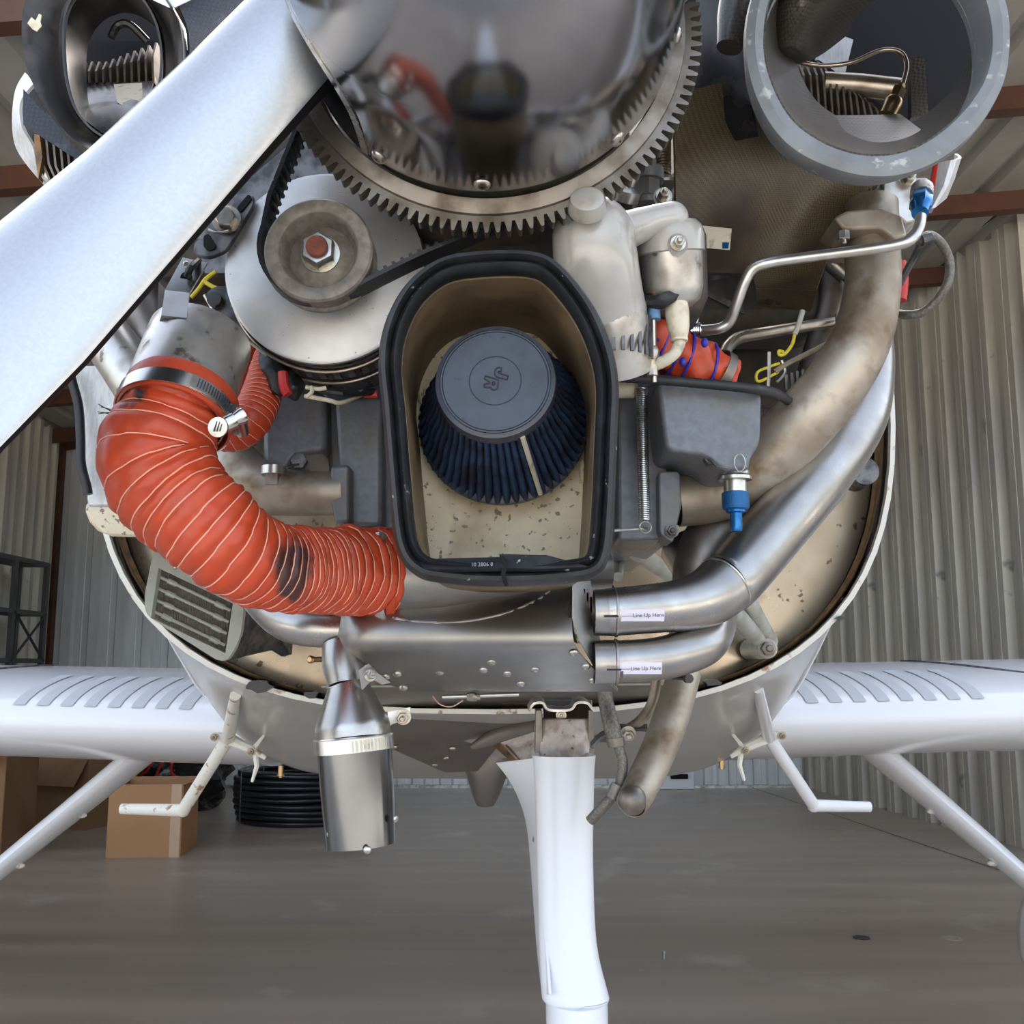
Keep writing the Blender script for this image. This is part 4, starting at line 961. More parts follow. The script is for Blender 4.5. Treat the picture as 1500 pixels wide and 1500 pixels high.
mb = MB(); rows = [catmull(PS(r), 6) for r in ([(38, 108, 1.0), (24, 135, 1.0), (20, 185, 1.0), (30, 225, 1.0), (75, 280, 1.0), (90, 292, 1.0)], [(50, 125, .97), (32, 150, .97), (34, 185, .97), (50, 215, .98), (60, 255, .98), (92, 282, .99)])]
mb.loft(rows, closed=False, caps=False); ob('shell', mb, M['rawalu'], lw, solid=.003)
mb = MB(); mb.loft([rows[0], [p + V(.01, .1, 0) for p in rows[0]]], closed=False, caps=False); ob('side_skin', mb, M['rawalu'], lw, solid=.003)
mb = MB(); mb.prism(PS([(50, 196), (58, 198), (62, 230), (56, 262), (51, 225)], .975), (0, .01, 0)); ob('gasket', mb, M['flange'], lw)
# ---------------------------------------------------------------- alternator, pulley, belt
AY = .862
ac = P(475, 391, AY); AR = S(391, AY, 146)
al = thing('alternator', 'alternator with a large silver front disc, left of the air filter box', 'alternator', V(ac.x, .95, ac.z - AR))
mb = MB(); mb.lathe(ac, (0, 1, 0), [(0, AR * .3), (0, AR * .97), (.0015, AR), (.006, AR), (.008, AR * .985)], 80); ob('front_disc', mb, M['disc'], al)
mb = MB(); mb.lathe(ac + V(0, .008, 0), (0, 1, 0), [(0, AR * .95), (.016, AR * 1.0), (.018, AR * 1.01), (.022, AR * 1.01), (.024, AR * .98), (.05, AR * .99), (.056, AR * 1.01), (.06, AR * .98), (.10, AR * .96), (.12, AR * .8)], 72); ob('body', mb, M['blackg'], al)
for k in range(22):
    a = pi + pi * k / 21 
    mb = MB(); c = ac + V(cos(a) * AR * .975, .04, sin(a) * AR * .975); mb.box(c, .004, .022, .006, Matrix.Rotation(-a, 3, 'Y')); ob('vent_rib', mb, M['exhd'], al)
for dy, r in ((.022, 1.015), (.058, 1.015)):
    mb = MB(); mb.tube([ac + V(cos(q) * AR * r, dy, sin(q) * AR * r) for q in [2 * pi * k / 64 for k in range(64)]], .0016, 8, closed=True); ob('body_ring', mb, M['tubeb'], al)
pc = P(466, 365, .80); PR = S(365, .80, 80)
pu = thing('pulley', None, None, pc); pu.parent = al; pu.location = wloc(pu) - wloc(al)
mb = MB(); mb.lathe(pc, (0, 1, 0), [(.012, PR * .3), (.018, PR * .60), (.012, PR * .64), (.001, PR * .72), (0, PR * .75), (0, PR * .96), (.002, PR), (.006, PR), (.008, PR * .95), (.022, PR * .95), (.024, PR * 1.0), (.028, PR * 1.0), (.03, PR * .5)], 72, caps=False)
mb.lathe(pc, (0, 1, 0), [(.014, .001), (.012, PR * .3), (.011, PR * .33), (.018, PR * .6)], 48, caps=False); ob('pulley_wheel', mb, M['pulley'], pu)
mb = MB(); mb.lathe(pc + V(0, .012, 0), (0, -1, 0), [(0, PR * .36), (.002, PR * .36)], 32); mb.lathe(pc + V(0, .010, 0), (0, -1, 0), [(0, PR * .32), (.012, PR * .32), (.0135, PR * .29)], 6, ph=.5); ob('nut', mb, M['zinc'], pu)
mb = MB(); mb.lathe(pc + V(0, .0, 0), (0, -1, 0), [(0, PR * .2), (.007, PR * .2), (.008, PR * .18)], 28); ob('shaft_end', mb, M['rust'], pu)
mb = MB(); mb.lathe(pc + V(0, .03, 0), (0, 1, 0), [(0, .02), (.05, .02)], 24); ob('shaft', mb, M['dkmetal'], pu)
# belt
be = thing('drive_belt', 'black toothed rubber drive belt around the grey alternator pulley', 'belt', pc + V(0, .015, -PR))
YB = .815
def bp(x, y): return P(x, y, YB)
bc = bp(466, 365); BR = S(365, YB, 79)
arc = [bc + V(cos(a) * BR, 0, sin(a) * BR) for a in [radians(d) for d in range(160, 300, 10)]]
pts = catmull([bp(470, 100), bp(445, 185), bp(420, 250), bp(400, 300)], 8)[:-1] + arc + catmull([bp(515, 427), bp(560, 404), bp(620, 375), bp(680, 350), bp(760, 312), bp(820, 280)], 8)
inn = []
mb = MB(); secs = []
for i, p in enumerate(pts):
    t = (pts[min(i + 1, len(pts) - 1)] - pts[max(i - 1, 0)]).normalized(); n = V(-t.z, 0, t.x)  # inward
    secs.append([p + V(0, -.012, 0), p + V(0, .012, 0), p + V(0, .012, 0) - n * .0035, p + V(0, -.012, 0) - n * .0035])
    inn.append((p, t, n))
mb.loft(secs); ob('belt_band', mb, M['rubber'], be, flat=True)
# teeth on the inner side, spaced along the open strands
acc = 0; last = inn[0]; mb = MB()
for q in inn[1:]:
    seg_ = (q[0] - last[0]).length; 
    while acc < seg_:
        f = acc / seg_; p = last[0].lerp(q[0], f); n = q[2]; t = q[1]
        if (p - bc).length > BR * 1.06:
            a = [p + V(0, -.009, 0) - t * .0022, p + V(0, -.009, 0) + t * .0022, p + V(0, -.009, 0) + t * .0012 + n * .0035, p + V(0, -.009, 0) - t * .0012 + n * .0035]
            mb.prism(a, (0, .018, 0))
        acc += .0078
    acc -= seg_; last = q
ob('belt_teeth', mb, M['rubber'], be, flat=True, kind='stuff')
# bracket and adjusting arm
br = thing('alternator_bracket', 'speckled dark steel bracket with a bolt left of the silver disc', 'bracket', P(330, 470, .9))
mb = MB(); mb.prism(PS(rpoly([(303, 446), (300, 432), (312, 420), (335, 418), (345, 450), (375, 492), (392, 512), (360, 500), (325, 470)], 8), .885), (0, .008, 0)); ob('plate', mb, M['dkmetal'], br, bevel=.0012)
mb = MB(); mb.lathe(P(316, 441, .884), (0, -1, 0), [(0, .0085), (.001, .0085), (.001, .007), (.006, .0065)], 20); ob('bolt', mb, M['blackg'], br)
mb = MB(); o = PS([(300, 432), (322, 466), (372, 505), (392, 520)], .884); mb.tube(catmull(o, 5), .0018, 8); ob('polished_edge', mb, M['tubea'], br)
am = thing('adjusting_arm', 'slotted dark adjusting arm with a hex bolt between propeller and silver disc', 'bracket', P(320, 360, .87))
oo = rpoly([(340, 300), (352, 282), (372, 285), (372, 300), (345, 345), (330, 368), (305, 378), (282, 372), (285, 352), (310, 345)], 8, 4)
ii = []
cxm = sum(p[0] for p in oo) / len(oo); cym = sum(p[1] for p in oo) / len(oo)
mb = MB(); mb.prism(PS(oo, .855), (0, .006, 0)); ob('arm', mb, M['dkmetal'], am, bevel=.001)
for q_ in ([(298, 345), (306, 342), (318, 362), (306, 368), (298, 362)], [(346, 305), (364, 284), (370, 290), (352, 312)]):
    mb = MB(); mb.prism(PS(rpoly(q_, 5), .8535), (0, .002, 0)); ob('slot', mb, M['black'], am)
mb = MB(); mb.hexa(P(332, 322, .852), V(.1, -1, -.1), .0095, .012, dome=False); ob('bolt', mb, M['bolt'], am)
mb = MB(); mb.prism(PS([(285, 330), (330, 290), (420, 215), (520, 170), (540, 260), (470, 300), (400, 300), (380, 305), (350, 330), (330, 400), (300, 400)], .93), (0, .01, 0)); ob('backing_plate', mb, M['dkmetal'], am)  # widened beside the gear hub to darken a bright gap
mb = MB(); mb.tube(catmull(PS([(305, 336, .84), (318, 341, .84), (335, 338, .84)]), 4), .001, 6); ob('safety_wire', mb, M['bolt'], am)
# black clutter under the alternator
wb = thing('wiring_bundle', 'bundle of black taped leads with red and white wires under the alternator', 'wires', P(440, 575, .9))
mb = MB(); mb.tube(catmull(PS([(392, 505, .9), (400, 535, .9), (415, 560, .9), (440, 572, .9)]), 5), [.007, .011, .013, .009], 12, fn=lambda i, a: 1 + .18 * sin(3 * a + i)); ob('taped_bundle', mb, M['rubber'], wb)
mb = MB(); mb.tube(catmull(PS([(414, 545, .885), (416, 565, .885), (422, 578, .885)]), 4), .0045, 8); ob('red_wire', mb, M['red'], wb)
mb = MB(); mb.lathe(P(543, 577, .93), (1, 0, 0), [(-.006, .004), (.006, .004)], 8); ob('red_terminal', mb, M['red'], wb)
mb = MB(); mb.tube(catmull(PS([(448, 567, .89), (466, 570, .89), (478, 568, .89)]), 4), .002, 8); mb.tube(catmull(PS([(446, 580, .89), (480, 586, .89), (500, 590, .9), (530, 578, .93)]), 5), .002, 8)
mb.tube(catmull(PS([(455, 566, .888), (457, 574, .888), (448, 582, .888)]), 4), .002, 8); ob('white_wire', mb, M['ivory'], wb)
mb = MB(); mb.tube(PS([(470, 572, .9), (500, 576, .9), (548, 574, .93)]), .0035, 8); ob('black_lead', mb, M['rubber'], wb)
yw = thing('yellow_leads', 'thin yellow leads beside the steel strap left of the alternator', 'wires', P(300, 440, .93))
for pth in ([(280, 436), (292, 422), (300, 410), (310, 402)], [(298, 412), (312, 420), (322, 424)], [(334, 500), (345, 497), (352, 494)], [(296, 416), (308, 404), (316, 398)]):
    mb = MB(); mb.tube(catmull(PS(pth, .93), 4), .0021, 8); ob('yellow_wire', mb, M['yellow'], yw)
mb = MB(); mb.tube(catmull(PS([(354, 494, .93), (357, 502, .93), (354, 514, .93)]), 4), .0024, 8); ob('white_wire', mb, M['ivory'], yw)
mb = MB(); mb.tube(PS([(272, 458, .98), (340, 462, .98)]), .0065, 14); ob('cross_tube', mb, M['tubeb'], eng)
# ---------------------------------------------------------------- air filter box
FY = .70
fo = [(640, 376), (700, 364), (778, 364), (822, 384), (868, 440), (896, 500), (908, 560), (906, 640), (902, 740), (895, 812), (876, 842), (830, 853), (740, 858), (660, 854), (608, 842), (578, 800), (566, 700), (558, 600), (552, 530), (562, 470), (592, 414)]
box = thing('air_filter_box', 'cream painted air filter box with a thick black rubber rim around its opening', 'filter housing', P(730, 858, .76))
FO = catmull([P(x, y, FY) for x, y in fo], 6, True)
ctr = P(728, 610, FY)
def ins(px, dy=0, f=None):
    out = []
    n = len(FO)
    for i, p in enumerate(FO):
        t = (FO[(i + 1) % n] - FO[i - 1]).normalized(); nn = V(-t.z, 0, t.x)
        if nn.dot(ctr - p) < 0: nn = -nn
        out.append(p + nn * S(600, FY, px) + V(0, dy, 0))
    return out
mb = MB()
def sagin(px, dy): return ins(px, dy)
mb.loft([ins(4, .022), ins(0, .012), ins(1, .004), ins(7, -.003), ins(13, -.004), ins(17, .0), ins(18.5, .003), ins(21, .0005), ins(26, -.003), ins(31, .0), ins(33, .006), ins(33, .014), ins(30, .02)], caps=False)
ob('rubber_rim', mb, M['rubber'], box)
# deeper lower lip of the rim with its butt joint
mb = MB(); rowsb = [catmull(PS(r), 5) for r in ([(612, 822, .705), (660, 820, .705), (733, 818, .705), (735, 814, .705), (800, 815, .705), (866, 812, .705)], [(618, 836, .698), (680, 836, .697), (735, 834, .697), (800, 835, .697), (862, 832, .698)])]
mb.loft([rowsb[0][:21], rowsb[1]], closed=False, caps=False) if len(rowsb[0]) != len(rowsb[1]) else mb.loft(rowsb, closed=False, caps=False)
ob('lower_lip', mb, M['rubber'], box, solid=.003)
mb = MB(); mb.tube(catmull(PS([(735, 816, .694), (740, 828, .691), (737, 842, .69), (742, 857, .694)]), 4), .0016, 6); ob('rim_joint', mb, M['black'], box)
text('rim_print', '10 2806 8', S(826, .695, 8), P(706, 827, .6935), P(806, 825, .69) - P(706, 827, .69), (0, 0, 1), M['inkw'], box, .0001)
YBK = .845
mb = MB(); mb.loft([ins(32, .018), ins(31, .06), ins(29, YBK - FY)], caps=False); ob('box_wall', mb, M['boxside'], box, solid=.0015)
bk = ins(28, YBK - FY); mb = MB(); mb.prism(bk, (0, .003, 0)); ob('back_panel', mb, M['boxcream'], box)
# lower box floor chamfer and pressed mounting lugs
mb = MB(); a, b = P(600, 828, .715), P(868, 824, .715); c_, d_ = P(602, 806, YBK), P(866, 800, YBK)
mb.prism([a, b, V(b.x, YBK, b.z + .012), V(a.x, YBK, a.z + .012)], (0, 0, -.003)); ob('box_floor', mb, M['boxcream'], box)
for px, py, h in ((610, 580, 24), (606, 700, 40), (606, 790, 26), (862, 610, 30), (860, 690, 36), (864, 780, 16)):
    mb = MB(); c = P(px, py, YBK - .004); mb.ball(c + V(.004 if px < 725 else -.004, 0, 0), S(py, YBK, 7), 14, 8, (.7, .8, h / 14)); ob('mounting_lug', mb, M['boxcream'], box)
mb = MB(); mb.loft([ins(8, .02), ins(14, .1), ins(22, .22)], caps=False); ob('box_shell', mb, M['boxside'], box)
# filter element
fil = thing('air_filter', 'dark blue cone air filter with a round rubber end cap', 'air filter', P(738, 735, .87))
c0 = P(726, 561, .745); c1 = P(737, 618, .828); axf = (c1 - c0); Lf = axf.length; axn = axf.normalized()
r0 = S(561, .745, 84); r1 = S(618, .828, 126)
u, v = perp(axn); NP = 56
secs = []
for i in range(13):
    t = i / 12; q = []
    for k in range(NP * 8):
        a = 2 * pi * k / (NP * 8); ph = (k % 8) / 8
        pl = (abs(sin(pi * ph))) ** .7
        rr = (r0 + (r1 - r0) * t) + (pl - 1) * (.0045 + .004 * t) + (.0008 * sin(i * 1.3) if 0 < i < 12 else 0)
        q.append(c0 + axf * t + (u * cos(a) + v * sin(a)) * rr)
    secs.append(q)
mb = MB(); mb.loft(secs, caps=False); ob('pleated_gauze', mb, M['filter'], fil, ang=60)
rc = S(561, .745, 89)
mb = MB(); mb.lathe(c0, axn, [(-.004, .001), (-.0042, rc * .415), (-.003, rc * .42), (-.003, rc * .43), (-.0042, rc * .435), (-.0042, rc * .86), (-.0028, rc * .865), (-.0028, rc * .875), (-.0042, rc * .88), (-.0042, rc * .9), (-.003, rc * .905), (-.003, rc * .912), (-.004, rc * .92), (-.003, rc * .985), (0, rc), (.008, rc), (.01, rc * .95)], 96)
ob('end_cap', mb, M['fcap'], fil)
mb = MB(); mb.tube([c0 - axn * .0032 + (u * cos(q) + v * sin(q)) * rc * .425 for q in [2 * pi * k / 64 for k in range(64)]], .0006, 6, closed=True); 
mb.tube([c0 - axn * .003 + (u * cos(q) + v * sin(q)) * rc * .87 for q in [2 * pi * k / 64 for k in range(64)]], .0005, 6, closed=True); ob('cap_groove', mb, M['ink'], fil)
mb = MB(); mb.lathe(c1, axn, [(.0, r1 * .96), (.001, r1 * .985), (.006, r1 * .985), (.012, r1 * .96)], 80); ob('base_flange', mb, M['fcap'], fil)
# one pale pleat
a_ = None
p0, p1 = P(765, 640, .765), P(776, 730, .862)
mb = MB()
best = min(range(360), key=lambda d: ((c0 + (u * cos(radians(d)) + v * sin(radians(d))) * r0) - P(765, 643, .75)).length)
ua = u * cos(radians(best)) + v * sin(radians(best))
mb.tube([c0 + axf * .06 + ua * (r0 + (r1 - r0) * .06 + .0008), c0 + axf * .95 + ua * (r0 + (r1 - r0) * .95 + .0008)], .0021, 8); ob('seam_pleat', mb, M['paper'], fil)
# raised outline emblem on the cap
X = P(822, 561, .74) - c0; X = (X - axn * X.dot(axn)).normalized(); Z = -X.cross(axn).normalized()
if Z.z < 0: Z = -Z
k_ = S(561, .745, 1)
def lp(px, py): return c0 - axn * .0046 + X * (px - 726) * k_ + Z * (561 - py) * k_
def emb(pts):
    mb = MB(); mb.tube([lp(660 + x * 140 / 1500, 500 + y * 140 / 1500) for x, y in pts], .00055, 6, closed=True); ob('emblem_letter', mb, M['ink'], fil)
J = [(795, 435), (740, 430), (705, 460), (690, 510), (700, 560), (735, 590), (895, 632), (908, 570), (760, 525), (745, 510), (755, 490), (790, 500)]
Rr = [(548, 575), (755, 635), (750, 760), (735, 795), (700, 808), (665, 795), (640, 765), (580, 770), (535, 755), (540, 712), (600, 705), (620, 690), (615, 665), (540, 625)]
emb(J); emb(Rr); emb([(660, 680), (690, 665), (705, 700), (695, 725), (660, 715)])
# ---------------------------------------------------------------- starter motor
stt = thing('starter_motor', 'light grey starter motor with its solenoid, right of the air filter', 'starter', P(905, 540, .86))
sp = catmull(PS([(868, 335, .815), (874, 380, .82), (884, 440, .84), (892, 462, .845)]), 6)
mb = MB(); mb.tube(catmull(PS([(868, 312, .82), (868, 322, .818), (869, 340, .815), (873, 385, .82), (884, 440, .84), (893, 468, .85)]), 6), [.014, .027, .0345, .0355, .0345, .0335], 40); ob('housing', mb, M['starter'], stt)
d = (P(860, 300, .79) - P(866, 322, .81)).normalized()
mb = MB(); mb.lathe(P(860, 306, .774), V(-.05, -.9, .35), [(-.001, .0155), (.006, .0148), (.011, .0132), (.0135, .009)], 32); ob('nose_cap', mb, M['starter'], stt)
mb = MB(); mb.tube(catmull(PS([(892, 462, .846), (897, 480, .85), (908, 545, .87)]), 5), [.0325, .0315, .029], 36, fn=lambda i, a: 1.0); ob('motor_can', mb, M['steelw'], stt)
mb = MB()
for k in range(26):
    a = 2 * pi * k / 26; c = P(900, 500, .857); mb.box(c + V(cos(a) * .0325, sin(a) * .0325, 0), .002, .003, .036, Matrix.Rotation(a, 3, 'Z'))
ob('can_ribs', mb, M['dkmetal'], stt, kind='stuff')
mb = MB(); mb.tube(catmull(PS([(880, 345, .815), (915, 338, .82), (950, 326, .825), (984, 320, .828)]), 5), [.028, .0165, .0135, .0145], 28); mb.ball(P(984, 320, .828), .0145, 20, 12); ob('arm', mb, M['starter'], stt)
sd = V(.08, .3, -1).normalized(); so_ = P(982, 346, .845)
mb = MB(); mb.lathe(so_, sd, [(-.014, .014), (-.012, .023), (-.007, .0275), (.0, .0292), (.014, .0292), (.015, .0275)], 48); ob('solenoid_cap', mb, M['starter'], stt)
mb = MB(); mb.lathe(so_, sd, [(.014, .0268), (.045, .026), (.055, .023), (.062, .014)], 40); ob('solenoid', mb, M['steelw'], stt)
mb = MB(); mb.hexa(P(993, 357, .812), V(0, -1, -.1), .0048, .008); ob('bolt', mb, M['bolt'], stt)
mb = MB(); mb.hexa(P(971, 288, .85), V(.1, -1, .1), .005, .008); ob('bolt', mb, M['bolt'], stt)
for a_, b_ in (((990, 350, .835), (993, 360, .815)), ((970, 300, .87), (971, 288, .852))):
    mb = MB(); mb.tube(PS([a_, b_]), .0085, 16); ob('bolt_boss', mb, M['starter'], stt)
mb = MB(); mb.tube(catmull(PS([(932, 428, .85), (948, 442, .845), (975, 438, .84), (1003, 422, .845)]), 5), [.003, .0055, .0065, .004], 10, fn=lambda i, a: 1 + .15 * sin(a * 3 + i)); ob('black_boot', mb, M['rubber'], stt)
cb = thing('starter_cable', 'thick ivory insulated cable with a flared boot below the solenoid', 'cable', P(950, 545, .87))
mb = MB(); mb.tube(catmull(PS([(990, 432, .85), (992, 460, .85), (994, 480, .85), (995, 497, .852)]), 4), [.0095, .0105, .0095, .0065], 20); mb.lathe(P(995, 495, .852), V(0, 0, -1), [(0, .0075), (.003, .0075)], 16); ob('boot', mb, M['ivory'], cb)
mb = MB(); mb.tube(catmull(PS([(996, 500, .853), (990, 515, .853), (978, 526, .855), (960, 535, .86), (950, 538, .865)]), 5), .0052, 14); ob('sleeve', mb, M['paper'], cb)
mb = MB(); mb.tube(catmull(PS([(956, 536, .86), (930, 540, .865), (900, 537, .87), (870, 530, .88)]), 5), .0055, 14); ob('cable', mb, M['ivory'], cb)
bs = thing('pressure_sensor_line', 'thin steel line with a light blue sleeve hanging below the solenoid', 'pipe', P(956, 545, .865))
mb = MB(); mb.tube(PS([(957, 445, .85), (958, 560, .862)]), .0024, 10); ob('line', mb, M['tubea'], bs)
mb = MB(); mb.lathe(P(958, 452, .85), (0, 0, -1), [(0, .0055), (.01, .0055)], 14); ob('blue_sleeve', mb, mat('pale_blue_sleeve', (.12, .25, .42), .5), bs)
mb = MB(); mb.lathe(P(955, 508, .858), (0, 0, -1), [(0, .005), (.004, .0065), (.01, .0065), (.012, .005), (.026, .005)], 8); ob('nut', mb, M['bolt'], bs)
mb = MB(); mb.lathe(P(958, 432, .85), (0, 0, -1), [(0, .008), (.006, .004)], 10); ob('terminal', mb, M['brass'], bs)
# orange wrapped hose
ow = thing('wrapped_hose', 'short lumpy orange wrapped hose with blue cable ties, behind the starter', 'hose', P(1000, 545, .95))
opth = catmull(PS([(905, 462, .93), (925, 478, .93), (955, 498, .93), (985, 515, .935), (1020, 532, .94), (1050, 545, .945), (1066, 556, .95)]), 6)
mb = MB(); mb.tube(opth, [.012, .024, .0275, .023, .022, .02, .018], 36, fn=lambda i, a: 1 + .09 * sin(3 * a + i * .7) + .07 * sin(5 * a - i * .9)); ob('wrap', mb, M['hose'], ow)
fr = frames(opth)
for i, w_ in ((14, .0245), (21, .0235), (27, .0232), (18, .024)):
    i = min(i, len(opth) - 1); p = opth[i]; t, uu, vv = fr[i]
    mb = MB(); mb.tube([p + (uu * cos(q) + vv * sin(q)) * w_ + t * .003 * sin(q) for q in [2 * pi * k / 30 for k in range(30)]], .0016, 6, closed=True); ob('cable_tie', mb, M['tie'], ow)
for px, py in ((963, 494), (1032, 502), (1000, 530)):
    mb = MB(); mb.ball(P(px, py, .905), .0035, 10, 6, (1, 1, 1.3)); ob('tie_head', mb, M['tie'], ow)
i = 31; p = opth[i]; t, uu, vv = fr[i]; mb = MB(); mb.lathe(p, t, [(-.0045, .0225), (.0045, .0225)], 36, caps=False); ob('hose_clamp', mb, M['exhd'], ow, solid=.001)
# ---------------------------------------------------------------- large orange hose, its steel sleeve and clamps
ca = thing('steel_sleeve', 'short spotted steel duct sleeve above the large orange hose', 'duct', P(270, 600, .80))
pa, pb = P(293, 500, .82), P(250, 615, .78); dS = (pb - pa).normalized(); rS = S(500, .8, 75)
mb = MB(); mb.lathe(pa, dS, [(0, rS * .955), (0, rS), (.05, rS * 1.0), ((pb - pa).length, rS * .98)], 64, caps=False); ob('sleeve', mb, M['steelw'], ca, solid=.0015)
mb = MB(); mb.lathe(pa + dS * .006, dS, [(0, .001), (0, rS * .95)], 48); ob('end_plate', mb, M['dkmetal'], ca)
st_ = thing('strap_bracket', 'riveted bent steel strap with a round hole holding the steel sleeve', 'bracket', P(255, 465, .8))
mb = MB()
for pts in ([(272, 380, .80), (303, 387, .80), (278, 428, .795), (245, 424, .795)], ):
    pass
A = PS([(268, 378, .80), (242, 426, .79), (237, 462, .775), (234, 470, .78)]); B = PS([(304, 386, .80), (278, 430, .79), (274, 466, .775), (272, 476, .78)])
mb.loft([A, B], closed=False, caps=False); ob('strap', mb, M['steel'], st_, solid=.002, flat=True)
mb = MB(); mb.lathe(P(273, 406, .7935), V(0, -1, .15), [(0, .0048), (.0004, .0048)], 24); ob('strap_hole', mb, M['black'], st_)
for px, py in ((272, 386), (275, 420)):
    mb = MB(); mb.screw(P(px, py, .794), V(0, -1, .1), .0023); ob('rivet', mb, M['zinc'], st_)
mb = MB(); mb.tube(catmull(PS([(290, 383, .80), (280, 392, .785), (274, 404, .79)]), 4), .003, 8); ob('black_tie', mb, M['rubber'], st_)
hs = thing('duct_hose', 'large ribbed orange silicone duct hose curving under the steel sleeve', 'hose', P(350, 900, .78))
hp = [(262, 586, .786, 72), (248, 618, .784, 75), (236, 645, .78, 81), (229, 670, .778, 86), (238, 698, .778, 85), (262, 730, .778, 80), (300, 768, .778, 76), (345, 805, .79, 71), (395, 828, .82, 66), (440, 834, .85, 63), (500, 836, .89, 65), (556, 840, .93, 68)]
hq = catmull(hp, 34)
hpath = [P(a[0], a[1], a[2]) for a in hq]; hr = [S(a[1], a[2], a[3]) for a in hq]
# resample evenly
def resample(path, rad, step):
    L = [0]
    for a, b in zip(path, path[1:]): L.append(L[-1] + (b - a).length)
    n = int(L[-1] / step); o = []; r_ = []; j = 0
    for i in range(n + 1):
        d = L[-1] * i / n
        while j < len(L) - 2 and L[j + 1] < d: j += 1
        f = (d - L[j]) / max(1e-9, L[j + 1] - L[j]); o.append(path[j].lerp(path[j + 1], f)); r_.append(rad[j] * (1 - f) + rad[j + 1] * f)
    return o, r_, L[-1]
def smooth(xs, k=6):
    for _ in range(k): xs = [xs[0]] + [(xs[i - 1] + xs[i] + xs[i + 1]) / 3 for i in range(1, len(xs) - 1)] + [xs[-1]]
    return xs
def ribbed(name, parent, path, rad, pitch, amp, mt, cmt, rough=.02, cordr=.0007, seg=72, wr=1.0, pitchf=None):
    path, rad, L = resample(path, rad, pitch / 8); path = smooth(path, 4)
    fr = frames(path); n = len(path)
    secs = []; phs = []; ph = 0
    for i in range(n):
        f = pitchf(i / n) if pitchf else 1
        ph += 1 / 8 / f; phs.append(ph)
    def R(i, a):
        p = phs[i] - a / (2 * pi); s_ = p % 1
        prof = abs(sin(pi * s_)) ** .6
        q = path[i]
        nz = noise.noise(V(cos(a) * 1.6, sin(a) * 1.6, i * .09)) * rough + noise.noise(V(cos(a) * 5, sin(a) * 5, i * .22)) * rough * .35
        return rad[i] * (1 + nz * wr) + amp * (prof - 1)
    for i in range(n):
        t, u, v = fr[i]
        secs.append([path[i] + (u * cos(a) + v * sin(a)) * R(i, a) for a in [2 * pi * k / seg for k in range(seg)]])
    mb = MB(); mb.loft(secs, caps=False); o = ob(name, mb, mt, parent, ang=70)
    if cmt:
        # helical cord in the valleys
        cp = []; 
        turns = int(phs[-1]);
        i = 1
        for k in range(int(turns * 48)):
            tot = 1 + k / 48
            a = 2 * pi * ((tot) % 1)
            # p = phs - a/2pi = integer -> phs = integer + frac
            target = tot
            while i < n - 1 and phs[i] < target: i += 1
            if i >= n - 1: break
            f = (target - phs[i - 1]) / max(1e-9, phs[i] - phs[i - 1])
            c = path[i - 1].lerp(path[i], f); t, u, v = fr[i]
            r = (R(i - 1, a) * (1 - f) + R(i, a) * f) + cordr * .7
            cp.append(c + (u * cos(a) + v * sin(a)) * r)
        mb = MB(); mb.tube(cp, cordr, 5); ob('cord', mb, cmt, parent, label='pale spiral cord' if cmt is M['cord'] else None)
    return path, rad, fr
def pf(t):
    return 1.25 if t < .3 else (.85 if t < .62 else (.55 if t < .8 else .95))
ribbed('hose_wall', hs, hpath, hr, .0105, .0030, M['hose'], M['cord'], .075, .0006, pitchf=pf)
hw_ = [o for o in bpy.data.objects if o.name == 'hose_wall'][0]
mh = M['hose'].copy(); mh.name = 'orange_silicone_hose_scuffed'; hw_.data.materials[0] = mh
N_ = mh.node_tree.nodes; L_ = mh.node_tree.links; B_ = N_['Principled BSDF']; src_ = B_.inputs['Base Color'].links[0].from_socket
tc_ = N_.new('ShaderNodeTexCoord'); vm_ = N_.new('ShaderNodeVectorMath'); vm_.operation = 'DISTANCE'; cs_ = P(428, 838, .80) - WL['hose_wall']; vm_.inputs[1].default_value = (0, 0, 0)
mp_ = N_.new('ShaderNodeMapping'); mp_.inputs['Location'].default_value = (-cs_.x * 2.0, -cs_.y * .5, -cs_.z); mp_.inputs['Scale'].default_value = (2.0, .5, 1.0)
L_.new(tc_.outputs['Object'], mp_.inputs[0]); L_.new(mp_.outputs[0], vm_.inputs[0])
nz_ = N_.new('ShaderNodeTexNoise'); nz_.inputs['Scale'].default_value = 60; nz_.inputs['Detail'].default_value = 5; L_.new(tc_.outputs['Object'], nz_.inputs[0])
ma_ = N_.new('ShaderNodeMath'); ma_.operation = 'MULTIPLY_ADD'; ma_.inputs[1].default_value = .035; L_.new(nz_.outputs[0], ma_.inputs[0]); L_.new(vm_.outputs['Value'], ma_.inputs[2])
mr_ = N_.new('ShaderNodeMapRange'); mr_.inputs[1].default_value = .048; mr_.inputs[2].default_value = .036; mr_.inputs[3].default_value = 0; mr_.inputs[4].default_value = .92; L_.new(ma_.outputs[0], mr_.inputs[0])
mx_ = N_.new('ShaderNodeMix'); mx_.data_type = 'RGBA'; L_.new(mr_.outputs[0], mx_.inputs[0]); L_.new(src_, mx_.inputs[6]); mx_.inputs[7].default_value = (.018, .014, .014, 1); L_.new(mx_.outputs[2], B_.inputs['Base Color'])
